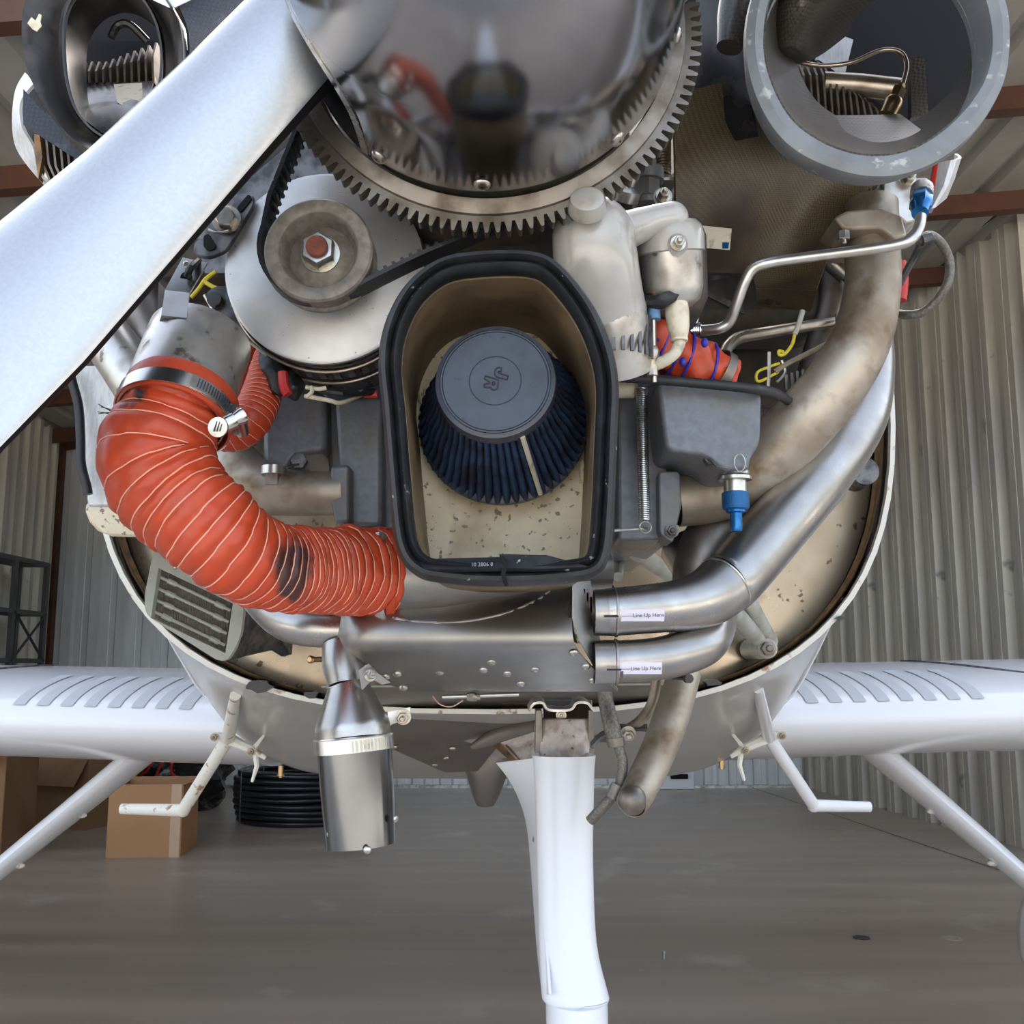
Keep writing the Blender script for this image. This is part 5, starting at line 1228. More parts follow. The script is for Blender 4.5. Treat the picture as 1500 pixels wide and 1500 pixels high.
# kinked shoulder: cuff above the clamp and torn end
mb = MB(); q0, q1 = P(267, 584, .792), P(254, 616, .783); dq = (q1 - q0).normalized()
mb.lathe(q0, dq, [(-.006, rS * 1.03), (.0, rS * 1.06), (.01, rS * 1.045), ((q1 - q0).length, rS * 1.06)], 64, caps=False); ob('cuff', mb, M['hose'], hs, solid=.002)
for k, (a, b) in enumerate((((162, 602), (144, 592)), ((160, 606), (143, 603)), ((163, 600), (148, 596)), ((161, 604), (144, 606)))):
    mb = MB(); mb.tube(PS([a, b], .775), .0004, 5); ob('frayed_thread', mb, M['dkmetal'], hs)
mb = MB(); e0 = P(568, 843, .93); d = V(1, .1, -.02).normalized()
re_ = S(840, .93, 68)
mb.lathe(P(556, 840, .93), d, [(0, re_ * .98), (.003, re_ * .97)], 64, caps=False); mb.lathe(P(567, 842, .933), d, [(0, re_ * 1.0), (.001, re_ * 1.03), (.008, re_ * 1.02), (.009, re_)], 64, caps=False); ob('end_cuff', mb, M['hose'], hs)
# clamps
def worm_clamp(name, label, c, ax, r, w_, sa, screwlen=.03, slots=16, a_from=None):
    t = thing(name, label, 'clamp', c)
    ax = ax.normalized(); u, v = perp(ax)
    mb = MB(); mb.lathe(c - ax * w_ / 2, ax, [(0, r), (w_, r)], 72, caps=False); ob('band', mb, M['clampm'], t, solid=.0012)
    rad = lambda a: u * cos(a) + v * sin(a)
    # slotted tongue
    mb = MB(); secs = []
    for k in range(12):
        a = sa + .15 + k * .085; p = c + rad(a) * (r + .0014); secs.append([p - ax * w_ * .45, p + ax * w_ * .45])
    mb.loft(secs, closed=False, caps=False); ob('tongue', mb, M['zinc'], t, solid=.001)
    mb = MB()
    for k in range(slots):
        a = sa + .2 + k * .052; p = c + rad(a) * (r + .0022); tg = ax.cross(rad(a)).normalized()
        R = Matrix((tg, ax, rad(a))).transposed()
        mb.box(p, .0008, w_ * .6, .0006, R)
    ob('slots', mb, M['ink'], t, kind='stuff')
    p = c + rad(sa) * (r + .0055); tg = ax.cross(rad(sa)).normalized()
    mb = MB(); mb.lathe(p - tg * screwlen / 2, tg, [(0, .0055), (screwlen * .8, .0055)], 20); mb.box(p - rad(sa) * .003, screwlen * .75, w_ * .95, .004, Matrix((tg, ax, rad(sa))).transposed()); ob('worm_housing', mb, M['clampm'], t)
    return t, p, tg
uS, vS = perp(dS)
cc_ = P(257, 606, .785) 
# angle that faces the lower right of the view
def ang_for(c, ax, r, px, py):
    u, v = perp(ax.normalized()); best = None
    for d in range(0, 360, 3):
        p = c + (u * cos(radians(d)) + v * sin(radians(d))) * r
        w_ = p - V(0, 0, CAM_H); f = w_.y * CP + w_.z * SP; up = w_.z * CP - w_.y * SP
        e = (750 + FPX * w_.x / f - px) ** 2 + (750 - FPX * up / f - py) ** 2 + w_.y * 3000
        if best is None or e < best[0]: best = (e, radians(d))
    return best[1]
sa = ang_for(cc_, dS, rS * 1.1, 325, 620)
t, p, tg = worm_clamp('hose_clamp', 'wide worm-drive hose clamp around the top of the large orange hose', cc_, dS, rS * 1.085, .0135, sa)
mb = MB(); o = P(323, 627, .745); mb.hexa(o, V(-.1, -1, -.1), .0058, .005, dome=False, washer=False); mb.lathe(o, V(-.1, -1, -.1), [(.004, .0078), (.0055, .0075)], 20); ob('clamp_screw', mb, M['zinc'], t)
for k in (-1, 0, 1):
    mb = MB(); q = o + V(k * .0022, -.0056, 0); mb.box(q, .0007, .0008, .008, Matrix.Rotation(.3, 3, 'Y')); ob('screw_slot', mb, M['ink'], t)
mb = MB(); mb.lathe(P(326, 624, .752), (P(360, 606, .76) - P(326, 624, .752)), [(0, .0052), (.004, .0062), (.010, .0062), (.0105, .005), (.016, .0064), (.0185, .0064), (.0188, .0045)], 20); ob('clamp_barrel', mb, M['clampm'], t)
c2 = P(563, 842, .931); t2, p2, _ = worm_clamp('hose_clamp', 'narrow hose clamp where the large orange hose meets the steel duct', c2, V(1, 0, -.02), re_ * 1.01, .009, ang_for(c2, V(1, 0, -.02), re_, 567, 800), .012, 3)
mb = MB(); mb.hexa(P(567, 812, .893), V(0, -1, .3), .0035, .006, dome=True); ob('clamp_screw', mb, M['zinc'], t2)
# small orange hoses
s1 = thing('duct_hose', 'small ribbed orange hose curling behind the clamp, under the alternator', 'hose', P(360, 655, .9))
pp = catmull([(405, 500, .93, 24), (392, 545, .92, 27), (381, 585, .91, 30), (366, 615, .90, 31), (345, 632, .90, 30), (318, 632, .90, 28)], 20)
ribbed('hose_wall', s1, [P(a[0], a[1], a[2]) for a in pp], [S(a[1], a[2], a[3]) for a in pp], .0056, .0012, M['hose'], M['cord'], .03, .00035, seg=48)
s2 = thing('duct_hose', 'thin dark orange hose beside the steel sleeve edge', 'hose', P(350, 600, .96))
pp = catmull([(372, 500, .98, 18), (358, 545, .97, 20), (345, 590, .96, 20), (330, 620, .96, 19)], 16)
ribbed('hose_wall', s2, [P(a[0], a[1], a[2]) for a in pp], [S(a[1], a[2], a[3]) for a in pp], .0055, .0012, M['hose'], None, .03, .0004, seg=40)

# ---------------------------------------------------------------- exhaust pipes, right bank
def pipe(name, label, pts, mt, thingname='exhaust_pipe', seg=36, n=8, cat='pipe', parent=None, pname='pipe'):
    t = parent or thing(thingname, label, cat, P(pts[-1][0], pts[-1][1], pts[-1][2]))
    q = catmull([tuple(map(float, a)) for a in pts], n)
    mb = MB(); mb.tube([P(a[0], a[1], a[2]) for a in q], [S(a[1], a[2], a[3]) for a in q], seg, caps=False); ob(pname, mb, mt, t, solid=.0015)
    return t
tA = pipe('exhaust_pipe', 'long blotchy tan-grey pipe sweeping from the right cylinder flange down to the sump', [(1276, 300, 1.0, 37), (1277, 350, .995, 38), (1278, 420, .985, 39), (1262, 495, .98, 42), (1222, 565, .985, 45), (1165, 630, 1.0, 47), (1105, 688, 1.02, 46), (1050, 722, 1.03, 41), (990, 733, 1.03, 38)], M['exh'], 'intake_pipe')
mb = MB(); mb.prism(PS(rpoly([(1222, 318), (1240, 308), (1290, 304), (1322, 316), (1330, 345), (1312, 350), (1290, 334), (1236, 336)], 6), .955), (0, .09, 0)); ob('flange', mb, M['exh'], tA, bevel=.003)
mb = MB(); mb.hexa(P(1235, 337, .96), (0, 0, -1), .006, .01, washer=False); ob('flange_nut', mb, M['zinc'], tA)
# fillet weld along pipe A
tB = pipe('exhaust_pipe', 'thick brushed steel exhaust pipe running outermost on the right, with a sticker at its end', [(1268, 470, 1.10, 34), (1272, 540, 1.09, 36), (1255, 612, 1.07, 42), (1205, 690, 1.03, 44), (1135, 775, 1.0, 45), (1077, 843, .97, 45), (1062, 856, .963, 44)], M['steel'])
q = catmull([tuple(map(float, a)) for a in [(1062, 856, .963, 44), (1040, 873, .955, 42), (1005, 885, .948, 38), (960, 891, .945, 35), (890, 897, .945, 34)]], 8)
mb = MB(); mb.tube([P(a[0], a[1], a[2]) for a in q], [S(a[1], a[2], a[3]) for a in q], 36, caps=False); ob('end_elbow', mb, M['steel'], tB, solid=.0015)
a, b = P(1066, 852, .964), P(1058, 859, .961); mb = MB(); fr_ = perp(b - a); cw = (a + b) / 2
mb.tube([cw + (fr_[0] * cos(x) + fr_[1] * sin(x)) * S(855, .963, 45) for x in [2 * pi * k / 40 for k in range(40)]], .0009, 6, closed=True); ob('weld_bead', mb, M['zinc'], tB)
tC = pipe('exhaust_pipe', 'lower brushed steel exhaust elbow curling back behind, second sticker on it', [(1000, 800, 1.1, 34), (1030, 850, 1.07, 34), (1046, 900, 1.02, 32), (1034, 938, .975, 32), (1000, 956, .955, 31), (955, 966, .95, 30), (890, 970, .95, 30)], M['steel'])
tD = pipe('exhaust_pipe', 'dark steel exhaust pipe passing behind the thick outer pipe', [(1180, 660, 1.12, 32), (1110, 735, 1.09, 38), (1050, 785, 1.06, 42), (1024, 830, 1.05, 36), (1018, 880, 1.06, 32), (1010, 940, 1.1, 30)], M['exhd'])
tE = pipe('exhaust_pipe', 'small stained drooping tail pipe hanging right of the nose gear', [(1003, 985, 1.2, 23), (985, 1045, 1.18, 25), (962, 1105, 1.16, 25), (938, 1155, 1.14, 24), (925, 1178, 1.12, 22)], M['exh'], 'breather_tail_pipe')
mb = MB(); mb.ball(P(926, 1172, 1.12), S(1172, 1.12, 22), 24, 14); ob('mouth', mb, M['exhd'], tE)
# couplings at the collector
for px, py, r, Y, nm, par in ((886, 897, 33, .945, 'slip_joint', tB), (886, 970, 31, .95, 'slip_joint', tC)):
    mb = MB(); c = P(px - 16, py, Y); mb.lathe(c, V(1, 0, 0), [(0, S(py, Y, r)), (S(py, Y, 30), S(py, Y, r + 1)), (S(py, Y, 31), S(py, Y, r + 3)), (S(py, Y, 34), S(py, Y, r + 2))], 44, caps=False); ob(nm, mb, M['steel'], par, solid=.001)
    mb = MB(); c = P(px + 19, py, Y); mb.lathe(c, V(1, 0, 0), [(0, S(py, Y, r + .3)), (S(py, Y, 5), S(py, Y, r + .3))], 44, caps=False); ob('joint_gap', mb, M['exhd'], par)
def sticker(par, cx, cy, Y, r, w_, h_, tilt):
    # curved to follow the pipe
    rr = S(cy, Y, r) + .0007; c = P(cx, cy, Y)
    rows_ = []
    for j in range(7):
        a = radians(-110 + tilt) + (j / 6 - .5) * (S(cy, Y, h_) / rr)
        rows_.append([c + V(x, rr * sin(a), rr * cos(a)) if 0 else c + V(x, -rr * cos(a + radians(110 - tilt) + radians(tilt)), rr * sin(a + radians(110 - tilt) + radians(tilt))) for x in (-S(cy, Y, w_ / 2), 0, S(cy, Y, w_ / 2))])
    mb = MB(); mb.loft(rows_, closed=False, caps=False); ob('sticker', mb, M['sticker'], par, solid=.0003)
    m_ = radians(tilt); cen_ = c + V(0, -cos(m_) * (rr + .0004), sin(m_) * (rr + .0004))
    upv = V(0, sin(m_), cos(m_))
    text('sticker_print', '——Line Up Here', S(cy, Y, 8), cen_, (1, 0, .02), upv, M['ink'], par, .0001)
sticker(tB, 937, 893, .945, 35.5, 62, 18, -16)
sticker(tC, 934, 968, .95, 30.8, 62, 18, -20)
# band clamp and dark elbow behind collector
for px, py in ((868, 903), (872, 981)):
    mb = MB(); mb.tube(PS([(px + 17, py + 0, .921), (px + 38, py, .921)]), .0009, 5); ob('alignment_mark', mb, M['ink'], tB if py < 950 else tC)
# ---------------------------------------------------------------- exhaust collector / muffler shroud
co = thing('muffler_shroud', 'wide curved sheet steel muffler shroud with rivets, below the air filter box', 'muffler', P(690, 1012, .9))
mb = MB()
prof_ = [(790, 1.0750, 505, 838), (830, .9900, 500, 838), (862, .9450, 494, 838), (890, .9180, 488, 838), (915, .9050, 486, 838), (938, .9030, 486, 840), (955, .9110, 490, 848), (975, .9350, 500, 866), (995, .9700, 540, 886), (1012, 1.0100, 596, 905)]
prof_ = catmull([tuple(map(float, r)) for r in prof_], 4)
secs = []
for py, Y, l, r in prof_:
    A, B = P(l, py, Y), P(r, py, Y); secs.append([A + (B - A) * (k / 20) + V(0, (.03 * (1 - min(1, k / 3)) ** 2), 0) for k in range(21)])
mb.loft(secs, closed=False, caps=False); ob('wrap_sheet', mb, M['collector'], co, solid=.0016, ang=60)
# duct entering the shroud from the orange hose
mb = MB(); mb.tube([P(560, 841, .935), P(640, 843, .942), P(740, 842, .965), P(860, 836, 1.03)], [re_ * .93, re_ * .93, re_ * .93, re_ * .9], 56, caps=False); ob('inlet_duct', mb, M['collector'], co, solid=.0015)
wp_ = catmull([(575, 905), (600, 909), (640, 912), (690, 909), (740, 898), (780, 882), (802, 868), (811, 856)], 6)
mb = MB()
wpp = []
for i, (x, y) in enumerate(wp_):
    # on the shroud surface
    r = min(prof_, key=lambda r: abs(r[0] - y)); wpp.append(P(x, y, r[1] - .0015))
mb.tube(wpp, .0011, 6, fn=lambda i, a: 1 + .5 * noise.noise(V(i * .9, a, 0))); ob('weld_bead', mb, M['steelw'], co)
# right hand side plate
mb = MB(); mb.prism(PS([(840, 853, .9250), (852, 852, .9450), (873, 850, 1.0050), (873, 972, 1.0050), (906, 1010, 1.0100), (870, 975, .9550), (848, 936, .9200), (840, 905, .9100)]), (-.001, 0, 0)); ob('end_plate', mb, M['plate'], co)
mb = MB(); mb.prism([p + V(.0012, -.001, 0) for p in PS([(851, 856, .9530), (871, 880, 1.0030), (871, 944, 1.0030), (850, 912, .9530)])], (.0006, 0, 0)); ob('red_label', mb, M['redlabel'], co)
for k in range(4):
    mb = MB(); mb.prism([p + V(.0015, -.0016, 0) for p in PS([(852 + k * 5, 862 + k * 6, .9550 + k * .012), (854 + k * 5, 864 + k * 6, .9550 + k * .012), (854 + k * 5, 886 + k * 6, .9550 + k * .012), (852 + k * 5, 884 + k * 6, .9550 + k * .012)])], (.0004, 0, 0)); ob('label_print', mb, M['ink'], co)
mb = MB(); mb.prism(PS([(832, 884, .9100), (834, 884, .9090), (842, 930, .9090), (846, 942, .9100), (842, 941, .9095), (834, 915, .9090)]), (0, -.0015, 0)); ob('seam_gap', mb, M['black'], co)
for px, py in ((534, 977), (720, 969), (708, 981), (743, 986), (784, 980), (840, 956), (858, 976), (868, 996), (763, 1001), (644, 984), (582, 987), (565, 991), (591, 1007)):
    r = min(prof_, key=lambda r: abs(r[0] - py)); mb = MB(); c = P(px, py, r[1] - .001)
    if py < 990 and px < 560: c = P(px, py, r[1] + .0)
    mb.screw(c, V(0, -.55, -1), .0042); ob('rivet', mb, M['zinc'], co)
# black block standing in for the dark gap right of collector
mb = MB(); mb.prism(PS([(873, 840, 1.0350), (888, 838, 1.0450), (905, 870, 1.0550), (898, 885, 1.0550), (873, 872, 1.0350)]), (0, .01, 0)); ob('dark_gap', mb, M['black'], co)
# left elbow pipe feeding the shroud
tL = pipe('exhaust_pipe', 'bright steel elbow pipe under the large orange hose, feeding the muffler shroud', [(300, 740, 1.12, 36), (345, 810, 1.0650, 34), (380, 866, 1.0050, 31), (415, 905, .9700, 29), (455, 919, .9500, 27), (520, 922, .9450, 26)], M['steel'])
# rod and fasteners under the shroud
rd = thing('control_rod', 'thin steel rod with a nut and pink lead under the muffler shroud', 'rod', P(690, 1020, 1.0350))
mb = MB(); mb.tube(PS([(648, 1021, 1.0150), (760, 1017, 1.0150)]), .0022, 10); ob('rod', mb, M['tubea'], rd)
mb = MB(); mb.lathe(P(684, 1021, 1.0140), V(1, 0, 0), [(0, .004), (.005, .0048), (.009, .004), (.01, .003), (.013, .003)], 8); ob('nut', mb, M['bolt'], rd)
mb = MB(); mb.tube(catmull(PS([(634, 1020, 1.0150), (645, 1032, 1.0100), (662, 1035, 1.0100), (678, 1026, 1.0130)]), 5), .0007, 6); ob('lead', mb, mat('pink_lead', (.6, .35, .28), .5), rd)
# ---------------------------------------------------------------- exhaust stack with cone and clamp band
sk = thing('exhaust_stack', 'vertical polished exhaust stack with a cone and clamp band, left of the nose gear', 'exhaust', P(528, 1258, .9200))
def xs(px, py, Y): return P(px, py, Y)
top = P(503, 952, .9450); cn = [(503, 945, .9450, 31), (505, 975, .9380, 33), (508, 992, .9350, 30), (509, 1006, .9320, 28.5)]
mb = MB(); mb.tube([P(a[0], a[1], a[2]) for a in cn], [S(a[1], a[2], a[3]) for a in cn], 40, caps=False); ob('neck', mb, M['steel'], sk)
mb = MB(); q = [(509, 1004, .9320, 30), (511, 1013, .9310, 34), (516, 1060, .9285, 54), (517, 1068, .9280, 55), (518, 1082, .9270, 55)]
mb.tube([P(a[0], a[1], a[2]) for a in q], [S(a[1], a[2], a[3]) for a in q], 48, caps=False); ob('cone', mb, M['steel'], sk)
mb = MB(); q = [(518, 1080, .9270, 53), (524, 1160, .9260, 52.5), (529, 1238, .9250, 50)]
axk = (P(529, 1238, .9250) - P(518, 1080, .9270)).normalized()
mb.tube([P(a[0], a[1], a[2]) for a in q], [S(a[1], a[2], a[3]) for a in q], 56, caps=False); ob('muffler_can', mb, M['steeld'], sk, solid=.0015)
mb = MB(); c = P(509, 1005, .9320); u_, v_ = perp(axk); mb.tube([c + (u_ * cos(x) + v_ * sin(x)) * S(1005, .9320, 30) for x in [2 * pi * k / 40 for k in range(40)]], .0009, 8, closed=True); ob('weld_bead', mb, M['zinc'], sk)
mb = MB(); c = P(518, 1082, .9270); mb.lathe(c, axk, [(-.001, S(1082, .9270, 56.5)), (.011, S(1082, .9270, 56.5))], 64, caps=False); ob('clamp_band', mb, M['clampm'], sk, solid=.0015)
mb = MB(); mb.tube([c - axk * .0015 + (u_ * cos(x) + v_ * sin(x)) * S(1082, .9270, 56.5) for x in [2 * pi * k / 56 for k in range(56)]], .0012, 8, closed=True); ob('band_edge', mb, M['clampm'], sk)
rr_ = S(1082, .9270, 57.8); mb = MB(); s_ = []
a0 = ang_for(c, axk, rr_, 515, 1100); a1 = ang_for(c, axk, rr_, 568, 1085)
for k in range(9):
    a = a0 + (((a1 - a0 + pi) % (2 * pi)) - pi) * k / 8; p = c + (u_ * cos(a) + v_ * sin(a)) * rr_; s_.append([p + axk * .0008, p + axk * .0105])
mb.loft(s_, closed=False, caps=False); ob('band_label', mb, M['paper'], sk)
mb = MB(); mb.prism(PS([(568, 1043, .9300), (601, 1036, .9350), (601, 1052, .9350), (574, 1061, .9300), (568, 1068, .9280)]), (0, .0025, 0)); ob('hanger_tab', mb, M['steelw'], sk)
mb = MB(); mb.hexa(P(591, 1050, .9330), V(0, -1, -.15), .0052, .008); ob('hanger_bolt', mb, M['bolt'], sk)
mb = MB(); mb.prism(PS([(525, 982, .9100), (540, 972, .9100), (552, 985, .9120), (572, 1000, .9200), (560, 1003, .9200), (545, 995, .9120), (530, 1012, .9150)]), (0, .003, 0)); ob('upper_tab', mb, M['steel'], sk)
mb = MB(); mb.hexa(P(541, 990, .9060), V(.5, -1, .2), .004, .008); ob('upper_bolt', mb, M['zinc'], sk)
for px, py, d in ((482, 1221, (-1, -.3, 0)), (579, 1199, (1, -.3, 0)), (538, 1245, (0, -1, -.1))):
    mb = MB(); mb.screw(P(px, py, .9100 if px != 538 else .8920), V(*d), .0035); ob('screw', mb, M['zinc'], sk)
# ---------------------------------------------------------------- oil cooler and its duct
oc_ = thing('oil_cooler', 'oil cooler with dark finned core in a pale frame, below the large orange hose', 'oil cooler', P(290, 972, 1.28))
fo_ = rpoly([(230, 782), (358, 885), (352, 935), (330, 975), (212, 900), (212, 870)], [12, 14, 16, 26, 26, 6], 6)
fi_ = [(232, 832), (341, 884), (330, 957), (221, 905)]
def dense(poly, n):
    L = [0]; m = len(poly)
    for i in range(m): L.append(L[-1] + (Vector(poly[(i + 1) % m]) - Vector(poly[i])).length)
    out = []
    for k in range(n):
        d = L[-1] * k / n; i = max(j for j in range(m) if L[j] <= d + 1e-9); f = (d - L[i]) / (L[i + 1] - L[i]); a, b = Vector(poly[i]), Vector(poly[(i + 1) % m]); out.append(tuple(a.lerp(b, f)))
    return out
def ydep(x, y): return 1.27 + (x - 210) / 150 * .06
A = [(x, y) for x, y in fo_]; cxy = (281, 895)
def rayhit(poly, ang):
    o = Vector(cxy); d = Vector((cos(ang), sin(ang))); best = None
    for i in range(len(poly)):
        a, b = Vector(poly[i]), Vector(poly[(i + 1) % len(poly)]); e = b - a; den = d.x * e.y - d.y * e.x
        if abs(den) < 1e-9: continue
        t = ((a - o).x * e.y - (a - o).y * e.x) / den; s_ = ((a - o).x * d.y - (a - o).y * d.x) / den
        if t > 0 and -1e-6 <= s_ <= 1 + 1e-6 and (best is None or t < best): best = t
    return o + d * best
angs = sorted(set([2 * pi * k / 80 for k in range(80)] + [atan2(y - cxy[1], x - cxy[0]) % (2 * pi) for x, y in fi_]))
OO = [rayhit(A, a) for a in angs]; II = [rayhit(fi_, a) for a in angs]
mb = MB(); mb.ringprism([P(p.x, p.y, ydep(*p)) for p in OO], [P(p.x, p.y, ydep(*p)) for p in II], (0, .012, 0)); ob('frame', mb, M['frame'], oc_, flat=True)
mb = MB(); mb.prism([P(x, y, ydep(x, y) + .02) for x, y in fi_], (0, .03, 0)); ob('core_block', mb, M['core'], oc_)
def bil(s, t):
    a, b, c, d = [Vector(p) for p in fi_]; return (a.lerp(b, s)).lerp(d.lerp(c, s), t)
for k in range(1, 5):
    t_ = (k - .35) / 4.3; mb = MB(); p, q = bil(.02, t_), bil(.98, t_); mb.tube([P(p.x, p.y, ydep(*p) + .014), P(q.x, q.y, ydep(*q) + .014)], .0022, 8, asp=1); 
    for s_ in (.2, .84):
        m1, m2 = bil(s_ - .06, t_), bil(s_ + .06, t_); mb.tube([P(m1.x, m1.y, ydep(*m1) + .013), P(m2.x, m2.y, ydep(*m2) + .013)], .0036, 8)
    ob('tube_row', mb, M['frame'], oc_)
mb = MB()
for k in range(5):
    for j in range(46):
        s_ = j / 46; t0, t1 = max(0, (k - .2) / 4.3), min(1, (k + .55) / 4.3); p, q = bil(s_, t0), bil(s_ + .008, t1)
        mb.tube([P(p.x, p.y, ydep(*p) + .017), P(q.x, q.y, ydep(*q) + .017)], .0009, 4)
ob('core_fins', mb, M['pulley'], oc_, kind='stuff')
for px, py in ((257, 831), (286, 847), (315, 864)):
    mb = MB(); mb.screw(P(px, py, ydep(px, py) - .0005), (0, -1, 0), .0028); ob('screw', mb, M['brass'], oc_)
mb = MB(); F = [P(358, 880, 1.34), P(352, 940, 1.34), P(330, 972, 1.33), P(352, 965, 1.4), P(400, 950, 1.45), P(425, 940, 1.47), P(425, 928, 1.47), P(385, 895, 1.42)]
mb.prism([P(356, 884, 1.335), P(352, 938, 1.335), P(336, 968, 1.33), P(350, 962, 1.4), P(396, 952, 1.47), P(412, 962, 1.5), P(424, 958, 1.5), P(425, 938, 1.5), P(390, 900, 1.42)], (0, .02, 0)); ob('outlet_duct', mb, M['dkmetal'], oc_, bevel=.003)
# ---------------------------------------------------------------- left airbox, cowl hose, header tubes
ab = thing('airbox', 'white painted airbox with a cream rounded underside, left of the large orange hose', 'airbox', P(190, 785, 1.2))
mb = MB(); mb.prism(PS([(106, 536), (250, 530), (300, 740), (128, 742)], 1.15), (0, .18, 0)); ob('panel', mb, M['rawalu'], ab, bevel=.003)
mb = MB(); secs = []
for t_, sc_ in ((742, 1.0), (750, 1.02), (765, .93), (778, .75), (786, .45)):
    l = 195 - 68 * sc_; r = 250 + 60 * sc_; secs.append([P(l, t_, 1.145), P((l + r) / 2, t_ + 3, 1.135), P(r, t_, 1.145), P(r, t_ - 6, 1.33), P(l, t_ - 6, 1.33)])
mb.loft(secs); ob('underside', mb, M['boxcream'], ab, bevel=.004)
sh = thing('edge_seal', 'black rubber edge seal hanging down the left side of the white airbox', 'rubber strip', P(130, 725, 1.13))
mb = MB(); mb.tube(catmull(PS([(100, 535, 1.13), (106, 560, 1.13), (115, 595, 1.13), (118, 640, 1.13), (119, 680, 1.13), (127, 712, 1.13), (129, 724, 1.13)]), 6), .0052, 14); ob('seal', mb, M['rubber'], sh)
tF = pipe('x', 'wide grey metal tube crossing behind the propeller blade, left', [(95, 430, 1.1, 34), (160, 500, 1.08, 36), (215, 580, 1.06, 38), (290, 690, 1.05, 38)], M['steelw'], 'exhaust_pipe')
tG = pipe('x', 'dull grey tube between the left exhaust tube and the steel sleeve', [(180, 390, 1.14, 38), (215, 470, 1.12, 40), (250, 540, 1.1, 40), (300, 640, 1.08, 38)], M['exhd'], 'exhaust_pipe')
tH = pipe('x', 'stained pale intake pipe running into the left side of the sump', [(270, 560, 1.1, 36), (320, 650, 1.05, 38), (370, 708, 1.0, 38), (430, 722, .99, 33), (500, 722, .995, 31)], M['exh'], 'intake_pipe')
mb = MB(); mb.prism(PS([(350, 748, 1.12), (560, 752, 1.12), (560, 790, 1.12), (400, 790, 1.12)]), (0, .03, 0)); ob('rear_plate', mb, M['boxcream'], eng, bevel=.003)
# ---------------------------------------------------------------- oil line, fittings, braided hose
ol = thing('oil_line', 'bent aluminium oil line with a blue hex fitting crossing the right intake pipe', 'pipe', P(1345, 320, .93))
mb = MB(); mb.tube(catmull(PS([(1349, 318, .925), (1346, 334, .915), (1335, 350, .91), (1312, 359, .91), (1250, 368, .915), (1180, 377, .92), (1128, 385, .925), (1103, 394, .93), (1090, 415, .935), (1078, 448, .945), (1068, 472, .955), (1050, 482, .96), (1018, 484, .97)]), 8), .0052, 18); ob('line', mb, M['tubea'], ol)
mb = MB(); d = (P(1346, 330, .92) - P(1350, 285, .95)).normalized(); o = P(1350, 286, .95)
mb.lathe(o, d, [(-.012, .011), (.002, .011)], 24); ob('adapter', mb, M['steelw'], ol)
mb = MB(); mb.lathe(o, d, [(.0, .0098), (.002, .0108), (.022, .0108), (.024, .0095)], 6); mb.lathe(o, d, [(.02, .0105), (.028, .0085), (.034, .0078)], 24); ob('blue_fitting', mb, M['blue'], ol, label='blue hex fitting')
mb = MB(); c = P(1022, 484, .968); mb.lathe(c, V(1, 0, 0), [(-.008, .0065), (.0, .0065)], 20); mb.lathe(P(1018, 470, .97), V(.2, 0, 1), [(-.004, .004), (.012, .004)], 10)
for k in range(4): mb.lathe(P(1014 + k * 3, 484, .968), V(1, 0, 0), [(0, .0078), (.001, .0078)], 16)
ob('hose_clamp', mb, M['clampm'], ol)
ol2 = thing('oil_line', 'lower bronze-toned oil line running behind the composite baffle flange', 'pipe', P(1070, 520, 1.0))
mb = MB(); mb.tube(catmull(PS([(1230, 470, 1.08), (1180, 478, 1.06), (1130, 486, 1.03), (1085, 494, 1.0), (1068, 506, .98), (1060, 520, .97)]), 8), .0062, 18); ob('line', mb, M['tubeb'], ol2)
bh = thing('braided_hose', 'braided steel hose loop hanging at the far right beside the intake pipe', 'hose', P(1350, 465, 1.02))
mb = MB(); mb.tube(catmull(PS([(1345, 352, .99), (1362, 345, 1.0), (1380, 358, 1.01), (1391, 385, 1.02), (1388, 415, 1.02), (1372, 440, 1.03), (1350, 458, 1.04), (1325, 461, 1.05), (1305, 456, 1.07)]), 8), .0048, 14); ob('hose', mb, M['braid'], bh)
mb = MB(); mb.lathe(P(1358, 350, .99), V(1, 0, .3), [(-.006, .006), (.004, .006)], 8); mb.tube(PS([(1352, 352, 1.0), (1318, 415, 1.05)]), .004, 8); ob('support_clip', mb, M['dkmetal'], bh)
wn_ = thing('sensor_leads', 'dirty yellow and grey sensor leads between baffle and right intake pipe', 'wires', P(1140, 560, 1.0))
for pth, mt, r in (([(1176, 455), (1170, 475), (1164, 490)], 'wire', .0028), ([(1164, 490), (1160, 505), (1150, 518), (1142, 520), (1141, 514), (1148, 516)], 'yellow', .0018), ([(1142, 532), (1125, 538), (1110, 545), (1108, 556), (1115, 558), (1140, 545)], 'yellow', .0015), ([(1126, 516), (1126, 545), (1124, 575)], 'bolt', .0022), ([(1240, 490), (1190, 515), (1150, 535), (1135, 545)], 'exh', .003), ([(1145, 528), (1150, 545), (1138, 560)], 'zinc', .0016)):
    mb = MB(); mb.tube(catmull(PS(pth, 1.0), 5), r, 8); ob({'wire': 'grey_lead', 'yellow': 'yellow_lead', 'bolt': 'probe', 'exh': 'rod', 'zinc': 'connector'}[mt], mb, M[mt], wn_)
for px, py, a in ((1232, 395, 0), (1240, 470, 1), (1165, 560, 2)):
    mb = MB(); c = P(px, py, 1.06)
    if a == 0: mb.lathe(c, V(1, 0, -.9), [(-.015, .011), (.008, .011), (.008, .008), (.03, .008)], 20)
    else: 
        for k in range(4): mb.box(c + V(k * .006 - .01, 0, .002 * k), .003, .004, .016)
    ob('fitting', mb, M['bolt'] if a == 0 else M['exhd'], wn_)
